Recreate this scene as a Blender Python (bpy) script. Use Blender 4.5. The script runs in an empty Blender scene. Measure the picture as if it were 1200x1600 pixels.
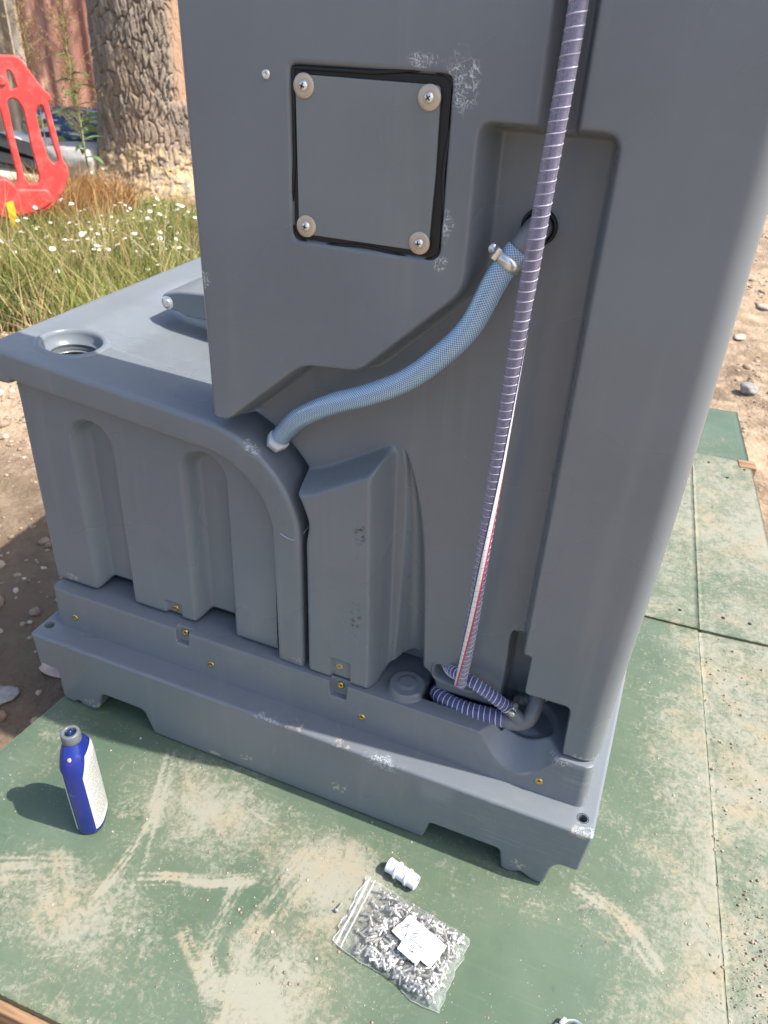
import bpy, bmesh, math, random
import numpy as np
from mathutils import Vector, Matrix

random.seed(7)
rng = np.random.default_rng(7)
scn = bpy.context.scene
COL = scn.collection

# ------------------------------------------------------------------ camera
cam_d = bpy.data.cameras.new("camera")
cam = bpy.data.objects.new("camera", cam_d)
COL.objects.link(cam)
scn.camera = cam
R = ((0.92409945, 0.380109, 0.03946339),
     (0.2390609, -0.49442814, -0.83569773),
     (-0.29814442, 0.78170197, -0.54776997))      # rows: right, down, forward
M = Matrix(((R[0][0], -R[1][0], -R[2][0], 0.0),
            (R[0][1], -R[1][1], -R[2][1], -0.783),
            (R[0][2], -R[1][2], -R[2][2], 1.2),
            (0, 0, 0, 1)))
cam.matrix_world = M
cam_d.sensor_fit = 'VERTICAL'
cam_d.sensor_height = 36.0
cam_d.sensor_width = 27.0
cam_d.lens = 1191.11 / 1600 * 36.0
cam_d.clip_start = 0.02
cam_d.clip_end = 2000
cam_d.dof.use_dof = True
cam_d.dof.focus_distance = 1.05
cam_d.dof.aperture_fstop = 9.0

# ------------------------------------------------------------------ light
SUN = Vector((0.72, 0.075, 1.0)).normalized()
world = bpy.data.worlds.new("World")
scn.world = world
world.use_nodes = True
wn = world.node_tree
wn.nodes.clear()
sky = wn.nodes.new('ShaderNodeTexSky')
sky.sky_type = 'NISHITA'
sky.sun_disc = False
sky.sun_elevation = math.asin(SUN.z)
sky.sun_rotation = math.atan2(SUN.x, SUN.y)
sky.air_density = 1.0
sky.dust_density = 2.5
sky.ozone_density = 1.0
bg = wn.nodes.new('ShaderNodeBackground')
bg.inputs['Strength'].default_value = 0.15
wo = wn.nodes.new('ShaderNodeOutputWorld')
wn.links.new(sky.outputs[0], bg.inputs[0])
wn.links.new(bg.outputs[0], wo.inputs[0])
sun_d = bpy.data.lights.new("sun", 'SUN')
sun_d.energy = 3.7
sun_d.angle = math.radians(0.6)
sun_d.color = (1.0, 0.95, 0.87)
sun = bpy.data.objects.new("sun", sun_d)
COL.objects.link(sun)
sun.rotation_euler = SUN.to_track_quat('Z', 'Y').to_euler()
scn.view_settings.view_transform = 'Standard'
scn.view_settings.look = 'None'
scn.view_settings.gamma = 1.0
scn.view_settings.use_curve_mapping = False
scn.view_settings.exposure = 0.96
scn.cycles.max_bounces = 6
scn.cycles.transparent_max_bounces = 14
scn.cycles.use_adaptive_sampling = True
scn.cycles.adaptive_threshold = 0.02
scn.cycles.caustics_reflective = False
scn.cycles.caustics_refractive = False

# ------------------------------------------------------------------ helpers
def sm(t):
    t = np.clip(t, 0, 1)
    return t * t * (3 - 2 * t)

def mesh_np(name, V, F, uv=None, smooth=True):
    """V (n,3); F (m,4) or (m,3) int array or list of arrays."""
    me = bpy.data.meshes.new(name)
    V = np.asarray(V, dtype=np.float32)
    Fs = F if isinstance(F, list) else [F]
    Fs = [np.asarray(a, dtype=np.int32) for a in Fs if len(a)]
    loops = np.concatenate([a.ravel() for a in Fs])
    counts = np.concatenate([np.full(len(a), a.shape[1], dtype=np.int32) for a in Fs])
    starts = np.concatenate([[0], np.cumsum(counts)[:-1]]).astype(np.int32)
    me.vertices.add(len(V)); me.vertices.foreach_set('co', V.ravel())
    me.loops.add(len(loops)); me.loops.foreach_set('vertex_index', loops)
    me.polygons.add(len(counts)); me.polygons.foreach_set('loop_start', starts)
    me.polygons.foreach_set('loop_total', counts)
    if smooth:
        me.polygons.foreach_set('use_smooth', np.ones(len(counts), dtype=bool))
    if uv is not None:
        l = me.uv_layers.new(name='UVMap')
        l.data.foreach_set('uv', np.asarray(uv, dtype=np.float32)[loops].ravel())
    me.update(calc_edges=True)
    me.validate()
    return me

def grid_faces(nr, nc, wrap_c=False, off=0, flip=False):
    r = np.arange(nr - 1)[:, None]
    c = np.arange(nc if wrap_c else nc - 1)[None, :]
    c2 = (c + 1) % nc
    a = r * nc + c; b = r * nc + c2; d = (r + 1) * nc + c; e = (r + 1) * nc + c2
    f = np.stack([a, b, e, d], -1).reshape(-1, 4) + off
    return f[:, ::-1] if flip else f

def link(name, me, mat=None, parent=None):
    o = bpy.data.objects.new(name, me)
    COL.objects.link(o)
    if mat is not None:
        me.materials.clear(); me.materials.append(mat)
    if parent is not None:
        o.parent = parent
        o.matrix_parent_inverse = parent_inv(parent)
    return o

def parent_inv(p):
    return world_mat(p).inverted()

def world_mat(o):
    if o.parent is None:
        return o.matrix_basis.copy()
    return world_mat(o.parent) @ o.matrix_parent_inverse @ o.matrix_basis

def tag(o, label=None, cat=None, group=None, kind=None):
    if label: o['label'] = label
    if cat: o['category'] = cat
    if group: o['group'] = group
    if kind: o['kind'] = kind
    return o

def thing(name, loc, label, cat, group=None, rotz=0.0):
    o = bpy.data.objects.new(name, None)
    o.empty_display_size = 0.05
    COL.objects.link(o)
    o.location = loc
    o.rotation_euler = (0, 0, rotz)
    return tag(o, label, cat, group)

def bm_mesh(bm, name, smooth=True):
    me = bpy.data.meshes.new(name)
    bm.normal_update()
    bm.to_mesh(me); bm.free()
    if smooth:
        me.polygons.foreach_set('use_smooth', np.ones(len(me.polygons), dtype=bool))
    return me

def sharp(me, deg=35):
    me.polygons.foreach_set('use_smooth', np.ones(len(me.polygons), dtype=bool))
    me.set_sharp_from_angle(angle=math.radians(deg))
    return me

def box_bm(bm, c, s, rot=None, bev=0.0):
    r = bmesh.ops.create_cube(bm, size=1.0)
    vs = r['verts']
    bmesh.ops.scale(bm, vec=s, verts=vs)
    if bev > 0:
        es = list({e for v in vs for e in v.link_edges})
        rb = bmesh.ops.bevel(bm, geom=es, offset=bev, segments=3, affect='EDGES', profile=0.5)
        vs = list({v for f in rb['faces'] for v in f.verts} | {v for v in vs if v.is_valid})
    if rot is not None:
        bmesh.ops.rotate(bm, verts=vs, matrix=rot)
    bmesh.ops.translate(bm, verts=vs, vec=c)
    return vs

def lathe(profile, seg=32, closed=False):
    """profile list of (r, h); axis +Z.  returns V,F"""
    p = np.array(profile, dtype=float)
    a = np.linspace(0, 2 * np.pi, seg, endpoint=False)
    V = np.stack([p[:, 0][:, None] * np.cos(a), p[:, 0][:, None] * np.sin(a), np.repeat(p[:, 1][:, None], seg, 1)], -1)
    return V.reshape(-1, 3), grid_faces(len(p), seg, wrap_c=True)

def orient(V, axis, loc, roll=0.0):
    q = Vector(axis).normalized().to_track_quat('Z', 'Y').to_matrix()
    q = q @ Matrix.Rotation(roll, 3, 'Z')
    return np.asarray(V) @ np.array(q).T + np.array(loc)

def catmull(pts, n):
    P = np.array(pts, dtype=float)
    P = np.vstack([2 * P[0] - P[1], P, 2 * P[-1] - P[-2]])
    out = []
    segs = len(P) - 3
    per = max(2, n // segs)
    for i in range(segs):
        p0, p1, p2, p3 = P[i:i + 4]
        t = np.linspace(0, 1, per, endpoint=False)[:, None]
        out.append(0.5 * ((2 * p1) + (-p0 + p2) * t + (2 * p0 - 5 * p1 + 4 * p2 - p3) * t ** 2 + (-p0 + 3 * p1 - 3 * p2 + p3) * t ** 3))
    out.append(P[-2][None])
    C = np.vstack(out)
    # resample to even spacing
    d = np.concatenate([[0], np.cumsum(np.linalg.norm(np.diff(C, axis=0), axis=1))])
    s = np.linspace(0, d[-1], n)
    return np.stack([np.interp(s, d, C[:, k]) for k in range(3)], 1), s

def frames(C, up=(0, 0, 1)):
    T = np.gradient(C, axis=0)
    T /= np.linalg.norm(T, axis=1)[:, None]
    N = np.zeros_like(C)
    n = np.cross(T[0], np.array(up, float))
    if np.linalg.norm(n) < 1e-3: n = np.cross(T[0], np.array((1.0, 0, 0)))
    n /= np.linalg.norm(n)
    for i in range(len(C)):
        n = n - T[i] * (n @ T[i]); n /= np.linalg.norm(n)
        N[i] = n
    B = np.cross(T, N)
    return T, N, B

def tube(C, s, r, seg=20, up=(0, 0, 1), cap=True):
    T, N, B = frames(C, up)
    r = np.broadcast_to(np.asarray(r, float), (len(C),))
    a = np.linspace(0, 2 * np.pi, seg + 1)
    V = C[:, None, :] + r[:, None, None] * (np.cos(a)[None, :, None] * N[:, None, :] + np.sin(a)[None, :, None] * B[:, None, :])
    uv = np.stack([np.broadcast_to(a / (2 * np.pi), (len(C), seg + 1)), np.broadcast_to(s[:, None], (len(C), seg + 1))], -1)
    F = [grid_faces(len(C), seg + 1, flip=True)]
    V = V.reshape(-1, 3); uv = uv.reshape(-1, 2)
    return V, F, uv

def helix(C, s, r, pitch, wire, up=(0, 0, 1), per=14, seg=5, phase=0.0, squash=1.0):
    T, N, B = frames(C, up)
    L = s[-1]
    n = int(L / pitch * per)
    ss = np.linspace(0, L, n)
    f = lambda A: np.stack([np.interp(ss, s, A[:, k]) for k in range(3)], 1)
    c, nn, bb = f(C), f(N), f(B)
    a = phase + 2 * np.pi * ss / pitch
    D = c + r * (np.cos(a)[:, None] * nn + np.sin(a)[:, None] * bb)
    V, F, uv = tube(D, ss, wire, seg)
    return V, F, uv

def ribbon(C, s, r, ang, width, up=(0, 0, 1), seg=4):
    """strip lying on a tube surface, angle ang(s) array, angular width in metres"""
    T, N, B = frames(C, up)
    k = np.linspace(-0.5, 0.5, seg + 1) * width / r
    a = ang[:, None] + k[None, :]
    V = C[:, None, :] + r * (np.cos(a)[..., None] * N[:, None, :] + np.sin(a)[..., None] * B[:, None, :])
    return V.reshape(-1, 3), grid_faces(len(C), seg + 1, flip=True)

def poly_curve(name, outer, holes, extrude, bevel, res=2):
    """flat filled outline (x,y) with holes -> extruded, bevelled mesh, z = thickness axis"""
    cu = bpy.data.curves.new(name, 'CURVE')
    cu.dimensions = '2D'; cu.fill_mode = 'BOTH'
    cu.extrude = extrude; cu.bevel_depth = bevel; cu.bevel_resolution = res; cu.offset = -bevel
    for pts in [outer] + holes:
        sp = cu.splines.new('POLY'); sp.points.add(len(pts) - 1)
        for p, q in zip(sp.points, pts): p.co = (q[0], q[1], 0, 1)
        sp.use_cyclic_u = True
    ob = bpy.data.objects.new(name, cu); COL.objects.link(ob)
    dg = bpy.context.evaluated_depsgraph_get()
    me = bpy.data.meshes.new_from_object(ob.evaluated_get(dg))
    bpy.data.objects.remove(ob); bpy.data.curves.remove(cu)
    bm = bmesh.new(); bm.from_mesh(me); bmesh.ops.remove_doubles(bm, verts=bm.verts, dist=1e-5)
    bmesh.ops.recalc_face_normals(bm, faces=bm.faces); bm.to_mesh(me); bm.free()
    return me

def wnorm(o):
    m = o.modifiers.new('weighted', 'WEIGHTED_NORMAL'); m.keep_sharp = True; m.weight = 80
    return o

def round_poly(pts, r, n=5):
    out = []
    P = [np.array(p[:2], float) for p in pts]
    for i, p in enumerate(P):
        rr = pts[i][2] if len(pts[i]) > 2 else r
        a = P[i - 1] - p; b = P[(i + 1) % len(P)] - p
        la, lb = np.linalg.norm(a), np.linalg.norm(b)
        d = min(rr, la * .48, lb * .48)
        A = p + a / la * d; B = p + b / lb * d
        for t in np.linspace(0, 1, n):
            out.append(tuple((1 - t) ** 2 * A + 2 * t * (1 - t) * p + t * t * B))
    return out

def hash2(ix, iy, seed):
    h = (ix.astype(np.int64) * 374761393 + iy.astype(np.int64) * 668265263 + seed * 1442695041) & 0x7fffffff
    h = ((h ^ (h >> 13)) * 1274126177) & 0x7fffffff
    return ((h ^ (h >> 16)) & 0xffff) / 65535.0

def vnoise(x, y, seed=0):
    ix, iy = np.floor(x), np.floor(y)
    fx, fy = sm(x - ix), sm(y - iy)
    a = hash2(ix, iy, seed); b = hash2(ix + 1, iy, seed); c = hash2(ix, iy + 1, seed); d = hash2(ix + 1, iy + 1, seed)
    return (a * (1 - fx) + b * fx) * (1 - fy) + (c * (1 - fx) + d * fx) * fy

def fbm(x, y, oct=4, seed=0):
    s = 0; w = 0.5; t = 0
    for o in range(oct):
        s = s + w * vnoise(x * 2 ** o, y * 2 ** o, seed + o); t += w; w *= 0.5
    return s / t

def attr(me, name, vals):
    a = me.attributes.new(name, 'FLOAT', 'POINT')
    a.data.foreach_set('value', np.asarray(vals, dtype=np.float32).ravel())

# ------------------------------------------------------------------ materials
class NT:
    def __init__(s, name):
        s.m = bpy.data.materials.new(name); s.m.use_nodes = True
        s.t = s.m.node_tree; s.t.nodes.clear()
        s.out = s.n('ShaderNodeOutputMaterial')
        s.bsdf = s.n('ShaderNodeBsdfPrincipled')
        s.l(s.bsdf.outputs[0], s.out.inputs[0])
    def n(s, typ, **kw):
        x = s.t.nodes.new(typ)
        for k, v in kw.items(): setattr(x, k, v)
        return x
    def l(s, a, b): s.t.links.new(a, b)
    def set(s, **kw):
        for k, v in kw.items():
            i = s.bsdf.inputs[k.replace('_', ' ')]
            if hasattr(v, 'is_linked') or hasattr(v, 'links'): s.l(v, i)
            else: i.default_value = v
    def pos(s): return s.n('ShaderNodeNewGeometry').outputs['Position']
    def obj(s): return s.n('ShaderNodeTexCoord').outputs['Object']
    def mapv(s, v, scale=(1, 1, 1), loc=(0, 0, 0), rot=(0, 0, 0)):
        m = s.n('ShaderNodeMapping'); m.inputs['Scale'].default_value = scale
        m.inputs['Location'].default_value = loc; m.inputs['Rotation'].default_value = rot
        s.l(v, m.inputs[0]); return m.outputs[0]
    def noise(s, v, scale, detail=4, rough=.55, dist=0.0):
        x = s.n('ShaderNodeTexNoise'); x.inputs['Scale'].default_value = scale
        x.inputs['Detail'].default_value = detail; x.inputs['Roughness'].default_value = rough
        x.inputs['Distortion'].default_value = dist
        s.l(v, x.inputs['Vector']); return x.outputs['Fac']
    def vor(s, v, scale, feature='F1', out='Distance'):
        x = s.n('ShaderNodeTexVoronoi', feature=feature); x.inputs['Scale'].default_value = scale
        s.l(v, x.inputs['Vector']); return x.outputs[out]
    def rng(s, v, a, b, c=0.0, d=1.0, smooth=True):
        x = s.n('ShaderNodeMapRange'); x.interpolation_type = 'SMOOTHSTEP' if smooth else 'LINEAR'
        for i, q in enumerate((a, b, c, d)): x.inputs[i + 1].default_value = q
        s.l(v, x.inputs[0]); return x.outputs[0]
    def math(s, op, a, b=None):
        x = s.n('ShaderNodeMath', operation=op)
        for i, q in enumerate((a, b)):
            if q is None: continue
            if isinstance(q, (int, float)): x.inputs[i].default_value = q
            else: s.l(q, x.inputs[i])
        return x.outputs[0]
    def mix(s, f, a, b):
        x = s.n('ShaderNodeMix', data_type='RGBA')
        for i, q in ((0, f), (6, a), (7, b)):
            if isinstance(q, (int, float)): x.inputs[i].default_value = q
            elif isinstance(q, tuple): x.inputs[i].default_value = q if len(q) == 4 else (*q, 1)
            else: s.l(q, x.inputs[i])
        return x.outputs[2]
    def bump(s, h, strength=.3, dist=.002, normal=None):
        x = s.n('ShaderNodeBump'); x.inputs['Strength'].default_value = strength
        x.inputs['Distance'].default_value = dist
        s.l(h, x.inputs['Height'])
        if normal is not None: s.l(normal, x.inputs['Normal'])
        return x.outputs[0]
    def at(s, name):
        x = s.n('ShaderNodeAttribute'); x.attribute_name = name; return x.outputs['Fac']
    def blob(s, p, c, r, lo=1.0, hi=0.35):
        a = s.n('ShaderNodeVectorMath', operation='SUBTRACT'); s.l(p, a.inputs[0]); a.inputs[1].default_value = c
        b = s.n('ShaderNodeVectorMath', operation='DIVIDE'); s.l(a.outputs[0], b.inputs[0]); b.inputs[1].default_value = r
        d = s.n('ShaderNodeVectorMath', operation='LENGTH'); s.l(b.outputs[0], d.inputs[0])
        return s.rng(d.outputs['Value'], lo, hi, 0, 1)

def simple(name, col, rough=.5, metal=0.0, var=.08, vscale=30, bump=0.0, bscale=200, spec=.5):
    t = NT(name); p = t.pos()
    n = t.noise(p, vscale, 3)
    f = t.rng(n, .3, .7)
    a = tuple(c * (1 - var) for c in col); b = tuple(min(1, c * (1 + var)) for c in col)
    t.set(Base_Color=t.mix(f, a, b), Metallic=metal, Roughness=t.rng(n, .25, .75, rough * .85, min(1, rough * 1.15)))
    t.bsdf.inputs['Specular IOR Level'].default_value = spec
    if bump: t.set(Normal=t.bump(t.noise(p, bscale, 3), bump, .001))
    return t.m

def plastic(name, col, white=(), black=(), dirt=(), scratch=()):
    """roto-moulded grey polyethylene with scuffs at the given places"""
    t = NT(name); p = t.pos()
    big = t.noise(p, 3.5, 2); mid = t.noise(p, 40, 2)
    c = t.mix(t.rng(big, .35, .65), tuple(x * .96 for x in col), tuple(x * 1.05 for x in col))
    c = t.mix(t.rng(mid, .4, .75, 0, .08), c, tuple(x * 1.3 for x in col))
    dr = t.noise(t.mapv(p, (30, 30, 1.8)), 1.0, 3, .6)
    c = t.mix(t.math('MULTIPLY', t.rng(dr, .52, .75), .10), c, (.36, .34, .30))
    # scattered pale specks of swarf and dust
    sp = t.vor(p, 42)
    spm = t.math('MULTIPLY', t.rng(sp, .045, .02), t.rng(t.noise(p, 21, 2), .56, .66))
    c = t.mix(t.math('MULTIPLY', spm, .7), c, (.62, .63, .62))
    # fine faint hairline scratches
    hs = t.noise(t.mapv(p, (40, 40, 900), rot=(0, .5, 0)), 1.0, 2)
    hm = t.math('MULTIPLY', t.rng(hs, .73, .80), t.rng(t.noise(p, 7, 2), .55, .7))
    c = t.mix(t.math('MULTIPLY', hm, .25), c, (.4, .41, .43))
    wspec = None
    if white:
        sc = t.noise(t.mapv(p, (1.3, 1, .55), rot=(0, .25, 0)), 190, 5, .8, 3.5)
        w = None
        for cc, rr in white:
            b = t.blob(p, cc, rr, 1.0, .1)
            w = b if w is None else t.math('MAXIMUM', w, b)
        f1 = t.rng(t.math('ABSOLUTE', t.math('SUBTRACT', t.noise(t.mapv(p, (1.2, 1, .45), rot=(0, .2, 0)), 110, 2, .5, 1.2), .5)), .026, .008)
        f2 = t.rng(t.math('ABSOLUTE', t.math('SUBTRACT', t.noise(t.mapv(p, (.5, 1, 1.3), rot=(0, -.5, 0)), 150, 2, .5, .6), .47)), .022, .006)
        th = t.math('ADD', sc, t.math('MULTIPLY', w, .15))
        fil = t.math('MULTIPLY', t.math('MAXIMUM', f1, f2), t.rng(t.math('ADD', t.math('MULTIPLY', w, .6), t.noise(p, 60, 2)), .62, .95))
        wm = t.math('MULTIPLY', t.math('MAXIMUM', t.rng(th, .70, .78), fil), t.rng(w, 0, .2))
        c = t.mix(t.math('MULTIPLY', wm, .8), c, (.62, .65, .66))
    if dirt:
        sc = t.noise(p, 120, 5, .7)
        w = None
        for cc, rr in dirt:
            b = t.blob(p, cc, rr, 1.0, .1)
            w = b if w is None else t.math('MAXIMUM', w, b)
        th = t.math('ADD', sc, t.math('MULTIPLY', w, .2))
        wm = t.math('MULTIPLY', t.rng(th, .66, .74), t.rng(w, 0, .2))
        c = t.mix(t.math('MULTIPLY', wm, .8), c, (.46, .38, .29))
    if scratch:
        w = None
        for cc, rr in scratch:
            b = t.blob(p, cc, rr, 1.0, .1)
            w = b if w is None else t.math('MAXIMUM', w, b)
        st = t.noise(t.mapv(p, (14, 14, 260), rot=(0, -.35, 0)), 1.0, 4, .6)
        wm = t.math('MULTIPLY', t.rng(st, .5, .68), w)
        c = t.mix(t.math('MULTIPLY', wm, .33), c, (.36, .36, .35))
    if black:
        sc = t.noise(p, 150, 4)
        w = None
        for cc, rr in black:
            b = t.blob(p, cc, rr, 1.0, .3)
            w = b if w is None else t.math('MAXIMUM', w, b)
        wm = t.math('MULTIPLY', t.rng(sc, .5, .62), w)
        c = t.mix(t.math('MULTIPLY', wm, .75), c, (.02, .02, .022))
    nb = t.bump(t.noise(p, 14, 2), .12, .003)
    t.set(Base_Color=c, Roughness=t.rng(big, .3, .7, .24, .34), Normal=nb)
    t.bsdf.inputs['Specular IOR Level'].default_value = .5
    return t.m

GREY = (0.162, 0.180, 0.197)
M_TOWER = plastic('tower_plastic', GREY,
    white=[((-.257, .055, 1.147), (.030, .05, .040)), ((-.262, .055, 1.005), (.012, .05, .034)), ((-.268, .05, .965), (.014, .05, .014)),
           ((-.30, .055, 1.162), (.03, .05, .012)), ((-.585, .06, .90), (.012, .04, .02)), ((.03, .06, .255), (.05, .05, .014))],
    black=[((-.355, .055, .565), (.012, .03, .03)), ((-.357, .055, .52), (.005, .03, .01)), ((-.36, .055, .40), (.014, .03, .05)),
           ((-.312, .07, .32), (.006, .05, .02))])
M_TANK = plastic('tank_plastic', GREY,
    white=[((-.52, .06, .66), (.05, .03, .02))],
    dirt=[((-.47, .06, .265), (.02, .03, .012)), ((-.49, .06, .64), (.02, .03, .015)), ((-.96, .08, .27), (.03, .03, .02))])
M_BASE = plastic('base_plastic', (0.156, 0.174, 0.192),
    white=[((-.50, .0, .158), (.05, .03, .006)), ((.05, 0, .16), (.035, .03, .010)), ((-.02, .045, .243), (.04, .03, .014)),
           ((-.28, 0, .155), (.05, .03, .02))],
    dirt=[((-.36, 0, .05), (.035, .03, .026)), ((-.55, 0, .035), (.028, .03, .018)), ((-.62, 0, .012), (.03, .03, .016)), ((-.45, .005, .163), (.035, .03, .014)),
          ((-.36, .003, .16), (.03, .03, .008)), ((.045, 0, .155), (.04, .03, .014)), ((-.03, 0, .03), (.03, .03, .022)), ((-.9, 0, .02), (.05, .03, .02))],
    scratch=[((-.06, 0, .10), (.20, .05, .08)), ((.02, .03, .22), (.08, .05, .05))])
M_PLATE = plastic('plate_plastic', (0.178, 0.196, 0.203))
M_FIT = simple('grey_fitting', (.16, .165, .175), .38, var=.06)
M_BLACK = simple('black_rubber', (.008, .008, .009), .55, var=.2, bump=.2, bscale=60)
M_DARK = simple('dark_inside', (.012, .012, .014), .8)
M_STEEL = simple('bright_steel', (.74, .73, .70), .30, .85, var=.08, vscale=90)
M_WASH = simple('nylon_washer', (.52, .43, .33), .42, 0.35, var=.06, vscale=80)
M_BRASS = simple('brass', (.62, .42, .13), .3, 1.0, var=.12, vscale=90)
M_WHITE = simple('white_plastic', (.62, .64, .65), .4, var=.03)

# ------------------------------------------------------------------ ground
GZ = -0.10
def ground_h(x, y):
    d = np.maximum(np.abs(x + .3) - 1.6, np.abs(y - .6) - 1.9)
    amp = sm(np.clip((d + .9) / 1.2, 0, 1)) * .6 + .4
    h = (fbm(x * 1.1, y * 1.1, 4, 3) - .5) * .10 * amp + (fbm(x * 7, y * 7, 3, 9) - .5) * .035 + (fbm(x * 30, y * 30, 2, 15) - .5) * .012
    return h
def axis_lin(lo, hi, fine_lo, fine_hi, df, grow=1.12):
    a = list(np.arange(fine_lo, fine_hi, df)); s = df; v = fine_hi
    up = []
    while v < hi: up.append(v); s *= grow; v += s
    up.append(hi)
    s = df; v = fine_lo; dn = []
    while v > lo:
        s *= grow; v -= s; dn.append(max(v, lo))
    return np.array(dn[::-1] + a + up)
gx = axis_lin(-300, 300, -3.4, 1.2, .016, 1.09)
gy = axis_lin(-300, 300, -.5, 4.2, .016, 1.09)
X, Y = np.meshgrid(gx, gy)
Hh = ground_h(X, Y)
far = sm((np.hypot(X, Y) - 12) / 20)
Z = GZ + np.where((X > -1.05) & (X < .95) & (Y > -.6) & (Y < 2.2), np.minimum(Hh, .0) - .01, Hh) * (1 - far)
# the verge on the left rises slightly towards the tree
me = mesh_np('ground', np.stack([X, Y, Z], -1).reshape(-1, 3), grid_faces(len(gy), len(gx)))
t = NT('dirt'); p = t.pos()
n1 = t.noise(p, 1.3, 5); n2 = t.noise(p, 9, 6, .65); n3 = t.noise(p, 60, 4, .7)
c = t.mix(t.rng(n1, .35, .65), (.20, .14, .092), (.36, .265, .175))
c = t.mix(t.rng(n2, .42, .68), c, (.42, .32, .22))
c = t.mix(t.rng(n3, .5, .75, 0, .6), c, (.44, .36, .27))
c = t.mix(t.rng(t.noise(p, 4, 4), .55, .7, 0, .5), c, (.09, .06, .042))
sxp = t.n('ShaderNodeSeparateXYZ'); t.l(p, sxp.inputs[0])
dark_left = t.math('MULTIPLY', t.rng(t.math('ADD', sxp.outputs[1], t.math('MULTIPLY', n1, .8)), 1.45, .75), t.rng(sxp.outputs[0], -.6, -.9))
c = t.mix(t.math('MULTIPLY', dark_left, .78), c, (.115, .082, .055))  # soil turns darker brown left of the base and towards the front
vs = t.vor(p, 55)
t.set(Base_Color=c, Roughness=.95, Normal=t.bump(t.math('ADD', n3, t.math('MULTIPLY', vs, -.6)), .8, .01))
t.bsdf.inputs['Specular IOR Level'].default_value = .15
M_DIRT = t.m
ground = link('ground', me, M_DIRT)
tag(ground, kind='structure', label='dry brown dirt ground around the boards', cat='ground')

# gravel: uncountable small stones (kept off the boards)
def stone_mesh(seed, sub=1):
    bm = bmesh.new(); bmesh.ops.create_icosphere(bm, subdivisions=sub, radius=1.0)
    r = random.Random(seed)
    fr = Vector((r.random(), r.random(), r.random())) * 9
    from mathutils import noise as mn
    for v in bm.verts:
        k = 1 + .38 * mn.noise(v.co * 1.1 + fr) + .14 * mn.noise(v.co * 2.7 + fr)
        v.co *= k
        v.co.z *= .62
    return bm
protos = []
for s in range(6):
    bm = stone_mesh(s); bm.verts.ensure_lookup_table()
    protos.append((np.array([v.co[:] for v in bm.verts]), np.array([[v.index for v in f.verts] for f in bm.faces]))); bm.free()
def on_board(x, y, m=.03):
    return (x > -1.03 - m) & (x < .42 + m) & (y > -.52 - m) & (y < 2.15 + m)
VV, FF = [], []; off = 0; cnt = 0
while cnt < 9000:
    if random.random() < .45:
        x = random.uniform(-3.4, -1.0); y = random.uniform(-.4, 2.6)
    else:
        x = random.uniform(.3, 1.6); y = random.uniform(.2, 8.5)
    if on_board(np.float64(x), np.float64(y)): continue
    cl = float(vnoise(np.array(x * 3), np.array(y * 3), 5))
    if random.random() > cl * cl * 1.6: continue
    r = .0045 * (random.random() ** -.45); r = min(r, .03)
    pv, pf = protos[random.randrange(6)]
    a = random.uniform(0, 6.28); ca, sa = math.cos(a), math.sin(a)
    q = pv * r * np.array([random.uniform(.8, 1.4), random.uniform(.7, 1.1), random.uniform(.6, 1.0)])
    q = np.stack([q[:, 0] * ca - q[:, 1] * sa, q[:, 0] * sa + q[:, 1] * ca, q[:, 2]], 1)
    z = GZ + float(ground_h(np.array(x), np.array(y))) + r * .12
    VV.append(q + (x, y, z)); FF.append(pf + off); off += len(pv); cnt += 1
me = mesh_np('gravel', np.vstack(VV), np.vstack(FF), smooth=False)
t = NT('pebbles'); p = t.pos()
ri = t.n('ShaderNodeNewGeometry').outputs['Random Per Island']
cr = t.n('ShaderNodeValToRGB'); t.l(ri, cr.inputs[0])
cr.color_ramp.elements[0].color = (.17, .12, .08, 1); cr.color_ramp.elements[1].color = (.52, .45, .36, 1)
e = cr.color_ramp.elements.new(.6); e.color = (.33, .245, .165, 1)
t.set(Base_Color=t.mix(t.rng(t.noise(p, 140, 3), .4, .7, 0, .5), cr.outputs[0], (.4, .31, .22)), Roughness=.9)
M_PEB = t.m
g = link('gravel', me, M_PEB); tag(g, 'loose pebbles and grit strewn over the dirt', 'gravel', kind='stuff')
M_ROCK = simple('pale_stone', (.42, .36, .29), .9, var=.25, vscale=60, bump=.6, bscale=120)
M_ROCK2 = simple('grey_stone', (.27, .255, .24), .85, var=.2, vscale=60, bump=.6, bscale=120)
def stone(x, y, r, sq, label, mat, seed, sub=3, lift=.35):
    me = bm_mesh(stone_mesh(seed, sub), 'stone')
    o = link('stone', me, mat)
    o.location = (x, y, GZ + float(ground_h(np.array(x), np.array(y))) + r * sq[2] * lift)
    o.scale = (r * sq[0], r * sq[1], r * sq[2]); o.rotation_euler = (0, 0, seed * 1.3)
    tag(o, label, 'stone', 'stones lying on the dirt')
stone(.348, 2.643, .036, (1.2, 1, 1), 'smooth round grey stone on dirt right of the far green board', M_ROCK2, 11, 3, .5)
stone(.52, 2.42, .045, (1.5, .8, .5), 'flat pale stone at right edge, below the round grey stone', M_ROCK, 12)
stone(.30, 3.35, .03, (1.3, .9, .7), 'small pale stone on dirt above the round grey stone', M_ROCK, 13)
stone(.43, 3.9, .04, (1.4, 1, .7), 'pale stone beside the plastic tower halfway up the right dirt', M_ROCK, 14)
stone(-1.20, .0, .036, (1.3, .8, .4), 'flat grey stone left of the green board corner', M_ROCK2, 15)
stone(-1.13, .13, .03, (1.9, .8, .4), 'pinkish flat stone peeking out beside the base lip corner', simple('pink_stone', (.48, .36, .29), .9, var=.2, bump=.5), 17)

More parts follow.
